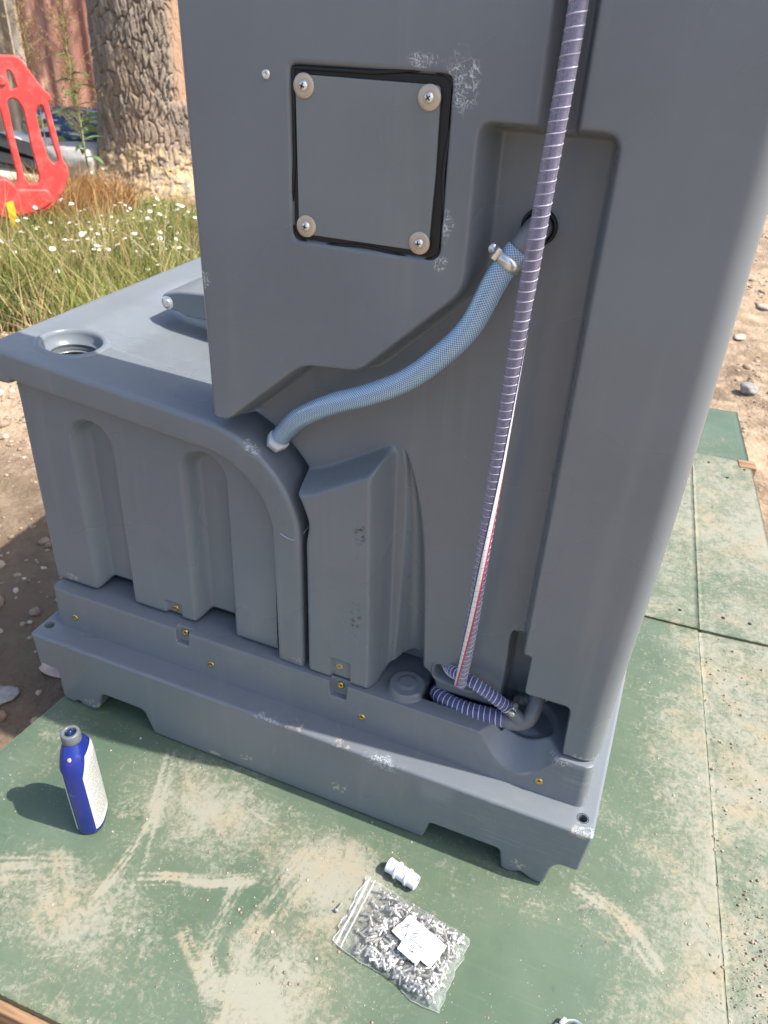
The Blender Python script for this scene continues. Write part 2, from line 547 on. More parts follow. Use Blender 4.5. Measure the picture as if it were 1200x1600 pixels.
# ------------------------------------------------------------------ green boards
t = NT('green_board'); p = t.pos()
dens = t.at('dust')
nA = t.noise(p, 6, 5, .6); nB = t.noise(p, 75, 7, .8, .8); nC = t.noise(p, 150, 4, .7)
base = t.mix(t.rng(nA, .3, .7), (.070, .112, .072), (.098, .140, .096))
base = t.mix(t.rng(t.noise(t.mapv(p, (9, 160, 1), rot=(0, 0, .2)), 1, 3), .55, .8, 0, .3), base, (.15, .22, .165))
nD = t.noise(p, 17, 5, .65, 1.0)
th = t.math('ADD', t.math('ADD', t.math('MULTIPLY', nB, .40), t.math('MULTIPLY', nC, .28)), t.math('MULTIPLY', nD, .32))
dm = t.rng(t.math('ADD', th, t.math('MULTIPLY', dens, .25)), .585, .755)
dcol = t.mix(t.rng(t.noise(p, 11, 4), .42, .66), (.30, .29, .235), (.33, .28, .20))
brush = t.noise(t.mapv(p, (220, 16, 1), rot=(0, 0, .08)), 1, 4, .65)
film = t.math('MULTIPLY', t.rng(dens, .12, 1.0, .05, .60), t.rng(t.math('ADD', t.math('MULTIPLY', nB, .6), t.math('MULTIPLY', brush, .4)), .30, .66, .25, 1))
c = t.mix(film, base, (.255, .24, .155))
c = t.mix(t.math('MULTIPLY', dm, .78), c, dcol)
spk = t.math('MULTIPLY', t.rng(t.vor(p, 150), .16, .08), t.rng(t.noise(p, 14, 3), .5, .62))
c = t.mix(t.math('MULTIPLY', spk, .8), c, (.42, .40, .34))
dk = t.rng(t.noise(p, 17, 4), .66, .74, 0, .5)
c = t.mix(dk, c, (.035, .06, .045))
hb = t.math('ADD', t.math('MULTIPLY', dm, .6), t.math('MULTIPLY', nC, .4))
t.set(Base_Color=c, Roughness=t.rng(dm, 0, 1, .5, .9), Normal=t.bump(hb, .35, .0022))
t.bsdf.inputs['Specular IOR Level'].default_value = .35
M_GREEN = t.m
M_TIMBER = (lambda t: (t.set(Base_Color=t.mix(t.rng(t.noise(t.mapv(t.pos(), (6, 90, 90)), 1, 5), .3, .7), (.16, .085, .04), (.36, .22, .12)), Roughness=.8), t.m)[1])(NT('raw_timber'))

def seg_d(X, Y, a, b):
    ax, ay = a; bx, by = b
    dx, dy = bx - ax, by - ay
    tt = np.clip(((X - ax) * dx + (Y - ay) * dy) / (dx * dx + dy * dy), 0, 1)
    return np.hypot(X - ax - tt * dx, Y - ay - tt * dy), tt
def arc_pts(pts): return list(zip(pts[:-1], pts[1:]))
SWIPES = [  # scraped dusty swipe marks (polyline, half width, strength)
    ([(-.70, -.03), (-.655, -.14), (-.64, -.24), (-.645, -.30)], .010, 1.0),
    ([(-.675, -.06), (-.62, -.2), (-.60, -.255)], .005, .8),
    ([(-.62, -.265), (-.555, -.235), (-.49, -.215), (-.435, -.185)], .014, 1.25),
    ([(-.45, -.20), (-.44, -.27), (-.425, -.34)], .013, .8),
    ([(-.60, -.27), (-.55, -.36)], .006, .5),
    ([(-.50, -.07), (-.42, -.09)], .004, .7),
    ([(-.15, -.05), (.05, -.03), (.16, -.045)], .005, .7),
    ([(-.36, -.12), (-.39, -.28), (-.36, -.36)], .03, .8),
    ([(-.47, -.30), (-.40, -.35), (-.33, -.33)], .022, .9),
    ([(-.80, -.32), (-.74, -.29), (-.70, -.33)], .03, .7),
    ([(.07, .02), (.14, .0), (.2, -.06)], .015, .9),
]
def dust_main(X, Y):
    d = .42 * fbm(X * 5, Y * 5, 3, 21) + .06
    d += .75 * sm(1 - np.hypot((X + .30) / .16, (Y + .13) / .13)) * 1.1
    d += .75 * sm(1 - np.hypot((X + .30) / .14, (Y + .33) / .16))
    d += .55 * sm(1 - np.hypot((X + .55) / .30, (Y + .10) / .12))
    d += .45 * sm(1 - np.hypot((X + .70) / .25, (Y + .35) / .14))
    d += .42 * sm((X - .08) / .16) + .20 * sm((X - .22) / .05)
    d += .25 * sm(1 - np.abs(Y + .48) / .05)
    d += .35 * sm(1 - np.hypot((X + .92) / .1, (Y + .1) / .2))
    d -= .45 * sm(1 - np.hypot((X - .0) / .15, (Y + .16) / .13))
    for i_, (pts, w, k) in enumerate(SWIPES):
        m = 0; base_l = 0
        for (ax_, ay_), (bx_, by_) in arc_pts(pts):
            dx_, dy_ = bx_ - ax_, by_ - ay_; L_ = math.hypot(dx_, dy_)
            al = ((X - ax_) * dx_ + (Y - ay_) * dy_) / L_; pe = ((X - ax_) * dy_ - (Y - ay_) * dx_) / L_
            q, tt = seg_d(X, Y, (ax_, ay_), (bx_, by_))
            st = vnoise(pe * 330 + 50, (al + base_l) * 14, 500 + i_); env = sm(1.4 - q / w * 1.0)
            m = np.maximum(m, env * sm((st - .30) / .45)); base_l += L_
        d += m * k * .62
    return np.clip(d, 0, 1.3)
def dust_side(X, Y):
    return np.clip(.38 + .6 * fbm(X * 6, Y * 6, 3, 41) + .3 * (fbm(X * 25, Y * 25, 2, 43) - .5), 0, 1.2)
def dust_far(X, Y):
    return np.clip(.26 + 1.05 * fbm(X * 4, Y * 4, 3, 51) * sm((2.0 - Y) / .5) * (.6 + .5 * (fbm(X * 40, Y * 40, 2, 53))), 0, 1.1)

def board(corners, zt, th, step, dust, label, warp=.0015, seed=1):
    (ax, ay), (bx, by), (cx, cy), (dx, dy) = corners   # near-left, near-right, far-right, far-left
    nu = int(max(np.hypot(bx - ax, by - ay), np.hypot(cx - dx, cy - dy)) / step) + 2
    nv = int(max(np.hypot(dx - ax, dy - ay), np.hypot(cx - bx, cy - by)) / step) + 2
    U, V_ = np.meshgrid(np.linspace(0, 1, nu), np.linspace(0, 1, nv))
    X = (ax * (1 - U) + bx * U) * (1 - V_) + (dx * (1 - U) + cx * U) * V_
    Y = (ay * (1 - U) + by * U) * (1 - V_) + (dy * (1 - U) + cy * U) * V_
    edge = np.minimum(np.minimum(U, 1 - U) * nu, np.minimum(V_, 1 - V_) * nv)
    jx = (hash2(np.round(X * 900), np.round(Y * 900), seed) - .5)
    Zt = zt - warp * fbm(X * 4, Y * 4, 2, seed) - np.where(edge < .5, .0018, 0)
    X = X + np.where(edge < .5, jx * .0012, 0); Y = Y + np.where(edge < .5, jx[::-1] * .0012, 0)
    top = np.stack([X, Y, Zt], -1).reshape(-1, 3)
    F = [grid_faces(nv, nu)]
    idx = np.arange(nu * nv).reshape(nv, nu)
    loop = np.concatenate([idx[0, :-1], idx[:-1, -1], idx[-1, :0:-1], idx[:0:-1, 0]])
    low = top[loop].copy(); low[:, 2] = zt - th
    o = len(top); n = len(loop); k = np.arange(n); k2 = (k + 1) % n
    F.append(np.stack([loop[k2], loop[k], o + k, o + k2], -1)[:, ::-1])
    me = mesh_np('board', np.vstack([top, low]), F, smooth=False)
    attr(me, 'dust', np.concatenate([dust(top[:, 0], top[:, 1]), np.zeros(n)]))
    ob = link('green_board', me, M_GREEN)
    tag(ob, label, 'board', 'green painted boards on the ground')
    return ob
board([(-1.022, -.492), (.343, -.44), (.2165, .797), (-.935, .76)], 0, .018, .004, dust_main,
      'large dusty green painted board under the grey plastic unit')
board([(.3442, -.44), (1.05, -.41), (1.0, .83), (.2178, .797)], -.002, .018, .010, dust_side,
      'sandy green board at bottom right beyond the long seam', seed=2)
board([(-.95, .74), (.2185, .780), (.143, 1.716), (-.98, 1.69)], .008, .012, .012, dust_far,
      'green board lying behind the unit, left of the far seam', seed=3)
board([(.2200, .780), (.425, .795), (.329, 1.722), (.1445, 1.716)], .0075, .012, .010, dust_far,
      'narrow blotchy green board right of the far seam, beside the dirt', seed=4)
board([(-.7, 1.70), (.327, 1.727), (.282, 2.132), (-.7, 2.08)], .004, .012, .012, lambda X, Y: np.clip(.15 + .2 * fbm(X * 5, Y * 5, 2, 61), 0, 1),
      'clean pale green board farthest back on the right', seed=5)
# bearers under the boards
def bearer(c, s, rz, label):
    bm = bmesh.new(); box_bm(bm, (0, 0, 0), s, bev=.003)
    o = link('timber_bearer', sharp(bm_mesh(bm, 'timber_bearer')), M_TIMBER); o.location = c; o.rotation_euler = (0, 0, rz)
    tag(o, label, 'timber', 'timbers under the boards')
bearer((-.34, -.458, -.0645), (1.36, .045, .09), .038, 'raw brown timber showing under the front edge of the green board')
bearer((.30, 1.255, -.052), (.05, .9, .10), .105, 'timber under the far boards beside the right dirt')
bearer((.318, 1.70, -.035), (.055, .05, .09), .1, 'short timber end sticking out at the far board joint')
# screw heads and dents along the far boards
sV, sF = lathe([(0, .0012), (.004, .0012), (.0048, 0)], 10)
for i, (x, y, z) in enumerate([(.17, .83, .0075), (.27, .845, .007), (.33, .85, .007), (.20, 1.66, .007), (.31, 1.66, .007), (.26, 1.58, .007)]):
    o = link('screw_head', mesh_np('screw_head', sV, sF), M_DARK); o.location = (x, y, z)
    tag(o, 'dark countersunk screw head in the far green boards', 'screw', 'screw heads in the far boards')
# sand crumbs on the boards
VV, FF = [], []; off = 0
for i in range(3000):
    r_ = random.random()
    if r_ < .35: x = random.gauss(.30, .06); y = random.uniform(-.4, .78)
    elif r_ < .55: x = random.gauss(-.32, .10); y = random.gauss(-.2, .12)
    elif r_ < .7: x = random.gauss(.345, .018); y = random.gauss(-.02, .10)
    else: x = random.uniform(-.95, .5); y = random.uniform(-.45, .75)
    if r_ < .7 and random.random() < .45: continue
    if y > .775 or y < -.46 or x < -.98: continue
    if -1.03 < x < .075 and y > -.005: continue
    r = .0007 * random.random() ** -.45; r = min(r, .0028)
    pv, pf = protos[i % 6]
    VV.append(pv * r + (x, y, r * .25 - .001)); FF.append(pf + off); off += len(pv)
o = link('sand_crumbs', mesh_np('sand_crumbs', np.vstack(VV), np.vstack(FF), smooth=False), M_PEB)
tag(o, 'sand and grit crumbs scattered on the green boards', 'grit', kind='stuff')

# ------------------------------------------------------------------ base tray
base = thing('base_tray', (-.48, .36, 0), 'stepped grey plastic base tray with forklift notches, standing on green board', 'base tray')
prof = [(-1.026, .157, .006), (-1.022, .082, .006), (-.978, .080, .006), (-.980, .004, .006), (-.952, 0, .006), (-.940, .011, .006), (-.928, 0, .006), (-.896, 0, .01),
        (-.874, .057, .01), (-.776, .057, .01), (-.759, 0, .006), (-.199, 0, .006), (-.1885, .047, .008), (-.067, .048, .008), (-.059, 0, .008),
        (-.040, 0, .006), (-.026, .012, .008), (-.010, 0, .008), (.014, 0, .008), (.019, .050, .012), (.030, .066, .008), (.061, .066, .008), (.068, .157, .006)]
op = round_poly(prof, .006, 5)
me = poly_curve('deck', op, [], .355 - .006, .006, 3)
# local (x,y,z)->(x, thickness, z): stand it up; then 6 mm bevel grows the outline, so y 0..0.71
N_ = len(me.vertices); co = np.empty(N_ * 3, dtype=np.float32); me.vertices.foreach_get('co', co); co = co.reshape(-1, 3)
bb = co.copy()
cx, cz = np.mean([q[0] for q in op]), .08
bb[:, 2] = np.where(co[:, 1] > .1, co[:, 1] + .004, co[:, 1])
bb[:, 1] = .355 - co[:, 2]
bb[:, 2] = np.maximum(bb[:, 2], 0.0005)
me.vertices.foreach_set('co', bb.ravel()); me.update()
sharp(me, 40)
deck = link('deck', me, M_BASE, base)
# bolt holes through the lip corners
cut_bm = bmesh.new()
for (x, y) in ((.0465, .0285), (-1.007, .0335)):
    bmesh.ops.create_cone(cut_bm, cap_ends=True, segments=24, radius1=.0075, radius2=.0075, depth=.06, matrix=Matrix.Translation((x, y, .162)))
cut = bpy.data.objects.new('cutter', bm_mesh(cut_bm, 'cutter')); COL.objects.link(cut)
md = deck.modifiers.new('holes', 'BOOLEAN'); md.operation = 'DIFFERENCE'; md.object = cut; md.solver = 'EXACT'
dg = bpy.context.evaluated_depsgraph_get()
nm = bpy.data.meshes.new_from_object(deck.evaluated_get(dg))
deck.modifiers.clear(); deck.data = nm
bpy.data.objects.remove(cut)
deck.data.materials.clear(); deck.data.materials.append(M_BASE); sharp(deck.data, 50); wnorm(deck)
for (x, y) in ((.0465, .0285), (-1.007, .0335)):
    V, F = lathe([(0, 0), (.0076, 0), (.0076, .02), (.0088, .0215), (.0096, .0212)], 24)
    o = link('bolt_hole', mesh_np('bolt_hole', V + (x, y, .1400), F), M_DARK, base)

# upper step of the base: a height field z(x, y) with steep moulded walls
def rrect_sdf(x, y, x0, x1, y0, y1, r):
    cx, cy = (x0 + x1) / 2, (y0 + y1) / 2
    qx = np.abs(x - cx) - (x1 - x0) / 2 + r; qy = np.abs(y - cy) - (y1 - y0) / 2 + r
    return np.hypot(np.maximum(qx, 0), np.maximum(qy, 0)) + np.minimum(np.maximum(qx, qy), 0) - r
xs = np.unique(np.concatenate([np.arange(-1.004, -.985, .0008), np.arange(-.985, .028, .003), np.arange(.026, .052, .0008),
     np.arange(-.722, -.676, .001), np.arange(-.412, -.358, .001), np.arange(-.34, -.2, .002), np.arange(-.14, .01, .002)]).round(4))
ys = np.unique(np.concatenate([np.arange(.042, .066, .0007), np.arange(.066, .22, .003), np.arange(.22, .70, .02), np.arange(.694, .71, .001)]).round(4))
X, Y = np.meshgrid(xs, ys)
sd = -rrect_sdf(X, Y, -1.0005, .0475, .0445, .705, .018)     # inside distance
def wall(s, w=.0055):
    q = np.clip(s / w, 0, 1)
    return np.where(q < .86, q / .86 * .93, .93 + .07 * np.sin((q - .86) / .14 * np.pi / 2))
TOP = .25; FOOT = .156
Zt = FOOT + (TOP - FOOT) * wall(sd)
Zt = np.where(sd > .0055, TOP + .0006 * sm((sd - .0055) / .01), Zt)
def pocket(x0, x1, zb):
    m = sm((X - x0) / .003) * sm((x1 - X) / .003)
    zp = np.where(sd < .0145, np.minimum(Zt, zb), zb + (TOP - zb) * wall(sd - .0145, .004))
    return m, zp
for x0, x1 in ((-.714, -.683), (-.403, -.368)):
    m, zp = pocket(x0, x1, .219); Zt = Zt * (1 - m) + zp * m
# drain scoop by the right corner
sc = .189 + (Y - .047) * 1.05 + ((X + .073) / .0515) ** 2 * .038
sc = np.minimum(sc, .262)
def smin(a, b, k):
    h = np.clip(.5 + .5 * (b - a) / k, 0, 1); return b * (1 - h) + a * h - k * h * (1 - h)
m = sm((X + .145) / .01) * sm((.004 - X) / .012)
Zs = smin(Zt, sc, .005)
Zt = np.where((X > -.145) & (X < .006) & (Y < .13), Zt * (1 - m) + Zs * m, Zt)
# hose pocket behind the front wall and round sump
pm = sm((X + .25) / .006) * sm((-.105 - X) / .008) * sm((Y - .078) / .006) * sm((.160 - Y) / .006)
Zt = Zt - .075 * pm
# ledge ring
rr = np.hypot(X + .075, Y - .108)
Zt = Zt - .016 * sm((.048 - rr) / .004) * sm((Y - .085) / .01)
# vertical round boss on the step
rb = np.hypot(X + .276, Y - .088)
neck = (np.abs(X + .276) < .034) & (Y < .088) & (Y > .05)
nm_ = sm((.034 - np.abs(X + .276)) / .003) * sm((Y - .062) / .004) * sm((.09 - Y) / .004)
bs = np.maximum(sm((.033 - rb) / .004), 0 * nm_)
Zt = Zt + .013 * bs + .0025 * sm((.017 - rb) / .003)
Zt = np.where(rb < .06, np.where(rb > .034, Zt - .0 , Zt), Zt)
me = mesh_np('step', np.stack([X, Y, Zt], -1).reshape(-1, 3), grid_faces(len(ys), len(xs)))
link('step', me, M_BASE, base)
def insert(x, y, z, parent, ax=(0, -1, 0), r=.0064):
    V, F = lathe([(.0018, .0004), (.0024, .0009), (r * .74, .0015), (r, .0010), (r * 1.04, -.002)], 20)
    o = link('threaded_insert', mesh_np('threaded_insert', orient(V, ax, (x, y, z)), F), M_BRASS, parent)
    V, F = lathe([(0, .0005), (.0021, .0005)], 12)
    link('insert_bore', mesh_np('insert_bore', orient(V, ax, (x, y, z)), F), M_DARK, o)
for x, z in ((-.948, .192), (-.6396, .193), (-.3398, .193), (-.0316, .188)):
    insert(x, .0445 + .0055 * .86 * (z - FOOT) / (.93 * (TOP - FOOT)) , z, base)
for x in (-.6985, -.3855): insert(x, .0592, .2375, base)

# ------------------------------------------------------------------ tank
tank = thing('water_tank', (-.74, .4, .25), 'low grey plastic tank with two moulded flutes and open filler hole', 'water tank')
TX0, TX1, TR = -1.022, -.456, .178
def tank_top(x):
    return .690 + .105 * np.maximum(0, -.635 - x)
# outline from lower left, clockwise to lower right: (x, z)
def outline():
    P = []
    zl = tank_top(TX0)
    for z in np.linspace(zl - .060, zl - .022, 8): P.append((TX0 - .012, z))
    for a in np.linspace(0, 1, 10)[1:]:
        q = a * np.pi / 2; P.append((TX0 - .012 + .022 * (1 - math.cos(q)), zl - .022 + .022 * math.sin(q)))
    for x in np.linspace(TX0 + .010, TX1 - TR, 60)[1:]: P.append((x, float(tank_top(np.array(x)))))
    cx, cz = TX1 - TR, .690 - TR
    for a in np.linspace(0, np.pi / 2, 40)[1:]: P.append((cx + TR * math.sin(a), cz + TR * math.cos(a)))
    for z in np.linspace(cz, .253, 34)[1:]: P.append((TX1, z))
    return np.array(P)
OUT = outline()
tan = np.gradient(OUT, axis=0); tan /= np.linalg.norm(tan, axis=1)[:, None]
nrm = np.stack([tan[:, 1], -tan[:, 0]], 1)           # inward normal (right of travel direction)
# inset loops build the front rim, then the face is a column grid
YF, YR, RB = .082, .058, .05                        # face plane, rim plane, rim band width
rows = []
rad = .008
ydeep = np.unique(np.concatenate([np.linspace(.72, .24, 25), np.linspace(.24, YR + rad + .001, 46)]))[::-1]
for y in ydeep: rows.append((0.0, y))
for a in np.linspace(0, np.pi / 2, 7)[1:]: rows.append((rad * (1 - math.cos(a)), YR + rad - rad * math.sin(a)))
for d in np.linspace(rad, RB - .004, 6)[1:]: rows.append((d, YR + .0015 * (d - rad) / .03))
for k in np.linspace(0, 1, 9)[1:]: rows.append((RB - .004 + .012 * k, YR + .0015 + (YF - YR - .0015) * float(sm(np.array(k)))))
V = np.array([[(*(OUT[i] + nrm[i] * d), y) for i in range(len(OUT))] for d, y in rows])
V = V[..., [0, 2, 1]]                                # (x, y, z)
V[..., 2] = np.maximum(V[..., 2], .253)
lead = V[:, :1].copy(); lead[:, 0, 1] = np.maximum(lead[:, 0, 1], YF + .012); lead[:, 0, 0] = np.maximum(lead[:, 0, 0], TX0 + .01)
V = np.concatenate([lead, V], 1)
shell_n = V.shape[:2]
# dish and shadow-catching relief on the top
Xc, Yc, Zc = V[..., 0], V[..., 1], V[..., 2]
topm = (np.abs(np.arange(shell_n[1]) - 47) < 62)[None, :] & (np.arange(shell_n[0]) < len(ydeep))[:, None]
dish = sm((Xc + .965) / .10) * sm((-.48 - Xc) / .12) * sm((Yc - .165) / .05) * sm((.60 - Yc) / .08)
dish2 = sm((Xc + .97) / .05) * sm((-.60 - Xc) / .05) * sm((Yc - .40) / .03) * sm((.56 - Yc) / .05)
V[..., 2] -= np.where(topm, .022 * dish + .012 * dish2, 0)
HX, HY, HR = -.925, .150, .047
me = mesh_np('shell', V.reshape(-1, 3), grid_faces(*shell_n, flip=True))
# cut the filler hole out of the top
bm = bmesh.new(); bm.from_mesh(me)
top_faces = [f for f in bm.faces if f.calc_center_median().z > .6 and f.normal.z * f.normal.z > .5]
cu_bm = bmesh.new(); bmesh.ops.create_cone(cu_bm, cap_ends=True, segments=64, radius1=HR, radius2=HR, depth=.3, matrix=Matrix.Translation((HX, HY, .72)))
sel = [f for f in bm.faces if f.calc_center_median().z > .6 and (f.calc_center_median().xy - Vector((HX, HY))).length < HR + .004]
bmesh.ops.delete(bm, geom=sel, context='FACES')
bm.to_mesh(me); bm.free(); cu_bm.free()
me.polygons.foreach_set('use_smooth', np.ones(len(me.polygons), dtype=bool))
link('shell', me, M_TANK, tank)
# fluted front face
inner = OUT + nrm * (RB + .008)
xs = np.linspace(TX0 + .012, inner[:, 0].max() - .0003, 240)
ce = (1 - np.cos(np.linspace(0, np.pi, 60))) / 2
xs = np.sort(np.concatenate([xs, inner[:, 0].max() - .0003 - .03 * np.linspace(0, 1, 30) ** 2]))
zi = []
im = inner[(inner[:, 1] > .45)]
im = im[np.argsort(im[:, 0])]
im = im[im[:, 0] > TX0 + .05]
ztop = np.interp(xs, im[:, 0], im[:, 1]); ztop = np.where(xs < im[0, 0], im[0, 1] + .105 * (im[0, 0] - xs), ztop)
nz = 150
Tt = np.linspace(0, 1, nz)[:, None]
X = np.broadcast_to(xs[None, :], (nz, len(xs)))
Z = .256 + (ztop[None, :] - .256) * Tt
def flute(xc, zt, hw):
    q = np.where(Z > zt - hw, np.hypot((X - xc), (Z - (zt - hw))), np.abs(X - xc + .10 * 0))
    return sm((hw + .012 - q) / .026)
FL = np.maximum(flute(-.861, .612, .036), flute(-.641, .607, .035))
Yf = YF - .0 + .030 * FL + .0015 * fbm(X * 6, Z * 6, 2, 5)
Yf = Yf + .022 * (1 - sm((X - TX0 - .012) / .02)) ** 3
# bottom edge rolls under
Yf = Yf + .008 * sm((.262 - Z) / .009) ** 2 + .002
Yf = Yf - .011 * (1 - np.clip((Z - .25) / .38, 0, 1))
Yf = np.where(Tt > .995, YF, Yf)
# insert notch
m = sm((X + .748) / .002) * sm((-.712 - X) / .002) * sm((.286 - Z) / .002)
Yf = Yf + .006 * m * (1 - FL)
zl = Z.copy()
zl[0] = .256
Zb = Z + .020 * FL * sm((.30 - Z) / .045)          # flute floors stop above the step
me = mesh_np('front_face', np.stack([X, Yf, Zb], -1).reshape(-1, 3), grid_faces(nz, len(xs)))
link('front_face', me, M_TANK, tank)
bm = bmesh.new(); box_bm(bm, (-.74, .41, .27), (.54, .58, .03)); link('underside', bm_mesh(bm, 'underside', False), M_DARK, tank)
V = np.array([[(TX0 + .012, y, z) for z in (.256, .45, .70)] for y in (YF + .02, .4, .72)]).reshape(-1, 3)
link('side_wall', mesh_np('side_wall', V, grid_faces(3, 3), smooth=False), M_TANK, tank)
insert(-.7295, .0800, .2690, tank)
C, s = catmull([(TX1 - .034, YR + .0005, .522), (TX1 - .016, YR - .0002, .517), (TX1 - .006, YR + .003, .519), (TX1 + .0004, YR + .02, .527), (TX1 + .0004, .12, .532)], 30)
V, F, uv = tube(C, s, .0011, 6); link('mould_seam', mesh_np('mould_seam', V, F, uv), simple('seam_burr', (.34, .35, .36), .5), tank)
# seam line on the rounded corner
cx, cz = TX1 - TR, .690 - TR
# filler neck
zt = float(tank_top(np.array(HX)))
prof_n = [(.061, -.0015), (.056, .0022), (.0515, .0030), (.0485, .0012), (.047, -.004), (.0462, -.017), (.040, -.019), (.0395, -.022), (.0415, -.024), (.0385, -.027), (.0405, -.030), (.0375, -.033), (.0375, -.075), (0, -.076)]
V, F = lathe(prof_n[:-2], 64)
V[:, 2] += zt + (-.105) * V[:, 0] * 1.0
neck = link('filler_neck', mesh_np('filler_neck', V + (HX, HY, 0), F[:, ::-1]), M_TANK, tank)
V, F = lathe([(.0395, -.034), (.0395, -.09), (0, -.09)], 40)
link('dark_bore', mesh_np('dark_bore', V + (HX, HY, zt), F[:, ::-1]), M_DARK, neck)
# pedal bar behind the tower
bar_o = round_poly([(-.882, .731, .014), (-.882, .757, .014), (-.845, .768, .02), (-.50, .79, .01), (-.50, .722, .01), (-.835, .722, .004), (-.845, .728, .004)], .01, 6)
me = poly_curve('bar', bar_o, [], .06, .005, 3)
co = np.empty(len(me.vertices) * 3, dtype=np.float32); me.vertices.foreach_get('co', co); co = co.reshape(-1, 3)
me.vertices.foreach_set('co', np.stack([co[:, 0], .405 - co[:, 2], co[:, 1]], 1).ravel()); me.update(); sharp(me, 40)
bar = wnorm(link('pedal_bar', me, M_TANK, tank))
V, F = lathe([(0, .004), (.0065, .0038), (.0075, .003), (.0075, .0012), (.012, .0012), (.0125, .0006), (.0125, -.004)], 24)
link('pivot_bolt', mesh_np('pivot_bolt', orient(V, (0, -1, 0), (-.8690, .3405, .7430)), F), M_STEEL, bar)

# ------------------------------------------------------------------ tower
tower = thing('tower_panel', (-.27, .115, .25), 'tall upright grey plastic moulding with recesses and square access panel', 'tower')
FP = .055
def sd_poly(px, pz, poly):
    P = np.array(poly, float); n = len(P)
    d = np.full(px.shape, 1e9); s = np.ones(px.shape)
    for i in range(n):
        a = P[i]; b = P[i - 1]
        e = b - a; wx, wz = px - a[0], pz - a[1]
        tt = np.clip((wx * e[0] + wz * e[1]) / (e @ e), 0, 1)
        d = np.minimum(d, (wx - e[0] * tt) ** 2 + (wz - e[1] * tt) ** 2)
        c1 = pz >= a[1]; c2 = pz < b[1]; c3 = e[0] * wz > e[1] * wx
        fl = (c1 & c2 & c3) | (~c1 & ~c2 & ~c3)
        s = np.where(fl, -s, s)
    return s * np.sqrt(d)
def smax(a, b, k): return -smin(-a, -b, k)
def step_in(sd, w):           # 1 inside, 0 outside; wall of width w just inside the outline
    return sm(-sd / w)
REC = round_poly([(-.238, 1.1135, .018), (-.0905, 1.1135, .022), (-.0905, .12, .01), (-.80, .12, .01), (-.80, .50, .01), (-.5835, .690, .002), (-.447, .8095, .018), (-.365, .8165, .012), (-.238, .9385, .02)], .01, 6)
GRV = round_poly([(-.178, 1.60), (-.1335, 1.60), (-.1335, 1.06), (-.178, 1.06)], .004, 4)
PNL = round_poly([(-.4560, 1.1535, .012), (-.2650, 1.1535, .012), (-.2650, .9645, .016), (-.4560, .9645, .012)], .014, 6)
BLK = round_poly([(-.60, .10), (-.60, .56, .01), (-.432, .627, .01), (-.328, .690, .014), (-.3165, .10, .01)], .012, 6)
PKT = round_poly([(-.128, .10, .004), (-.128, .43, .016), (-.080, .43, .004), (-.080, .3565, .004), (-.0100, .3565, .014), (-.0005, .10, .004)], .006, 5)
SLOT = round_poly([(-.236, .3125, .012), (-.168, .3050, .012), (-.166, .2740, .012), (-.236, .2790, .012)], .012, 6)
INS = [(-.405, .240), (-.405, .2985), (-.3665, .2985), (-.3665, .240)]
def depth(x, z):
    Db = .050 + .004 * sm((z - .25) / .4)
    rec = sd_poly(x, z, REC)
    blk = sd_poly(x, z, BLK)
    a = step_in(rec, .0155)
    b = sm(-(blk) / .023 + .22)                  # block mask
    d = Db * a * (1 - b)
    g = sd_poly(x, z, GRV)
    d = np.maximum(d, .040 * sm(-g / .011))
    # tall tapering channel right of the block
    k = np.clip((z - .245) / (.685 - .245), 0, 1)
    xb = -.3125
    xr = -.246 - .026 * k - .0395 * k ** 6
    hw = np.maximum((xr - xb) / 2, .0006); xc = (xr + xb) / 2
    q = np.clip(1 - ((x - xc) / hw) ** 2, 0, 1)
    ch = (.082 - .022 * k) * q ** .5 * (z < .69)
    kk = .009 * sm((hw + .006 - np.abs(x - xc)) / .006) * (z < .69) + 1e-5
    d = np.where(np.abs(x - xc) < hw + .006, smax(d, ch, kk), d)
    # arch round the boss at the foot
    ar = np.hypot((x + .277) / 1.0, (z - .252))
    d = np.maximum(d, .105 * sm((.050 - ar) / .006))
    # pocket for the elbow and slot port
    d = np.maximum(d, (.098) * sm(-sd_poly(x, z, PKT) / .010))
    s = sd_poly(x, z, SLOT)
    d = d + .028 * sm(-s / .006) - .0035 * sm(1 - np.abs(s - .003) / .0035)
    # access panel seat
    d = np.maximum(d, .0125 * sm(-sd_poly(x, z, PNL) / .0085))
    # insert notch in the block
    i = sd_poly(x, z, INS)
    d = d + .007 * sm(-i / .002)
    # slight roll under at the foot and gentle moulding waviness
    d = d + .006 * sm((.262 - z) / .014) ** 2
    d = d + .0016 * (fbm(x * 5 + 3, z * 5, 2, 77) - .5)
    return d
zlo, zhi = .2495, 1.50
zs = np.unique(np.concatenate([np.arange(zlo, .275, .0012), np.arange(.275, .46, .0022), np.arange(.46, 1.18, .0027), np.arange(1.18, zhi, .01), [zhi]]).round(4))
def x_left(z):
    r = TR + .020; cx, cz = TX1 - TR, .690 - TR
    r = np.minimum(r, TR + .010 + .010 * sm((z - cz) / .05)); a = np.where(z < cz, cx + r, cx + np.sqrt(np.maximum(r * r - (z - cz) ** 2, 0)))
    a = np.where(z >= cz + r - .0008, -.592, a)
    return np.where(z < .7016, np.maximum(a, -.592), -.592) + .0
def x_right(z): return .0465 + .008 * sm((z - .25) / .5)
XL = x_left(zs); XR = x_right(zs)
RLF, RRT = .008, .027
BACK = .172
nx = 330
tx = np.linspace(0, 1, nx)
Xf = (XL + RLF)[:, None] + ((XR - RRT) - (XL + RLF))[:, None] * tx[None, :]
Zf = np.broadcast_to(zs[:, None], Xf.shape)
D = depth(Xf, Zf)
Yf = FP + D
cols = []
yl = Yf[:, 0]
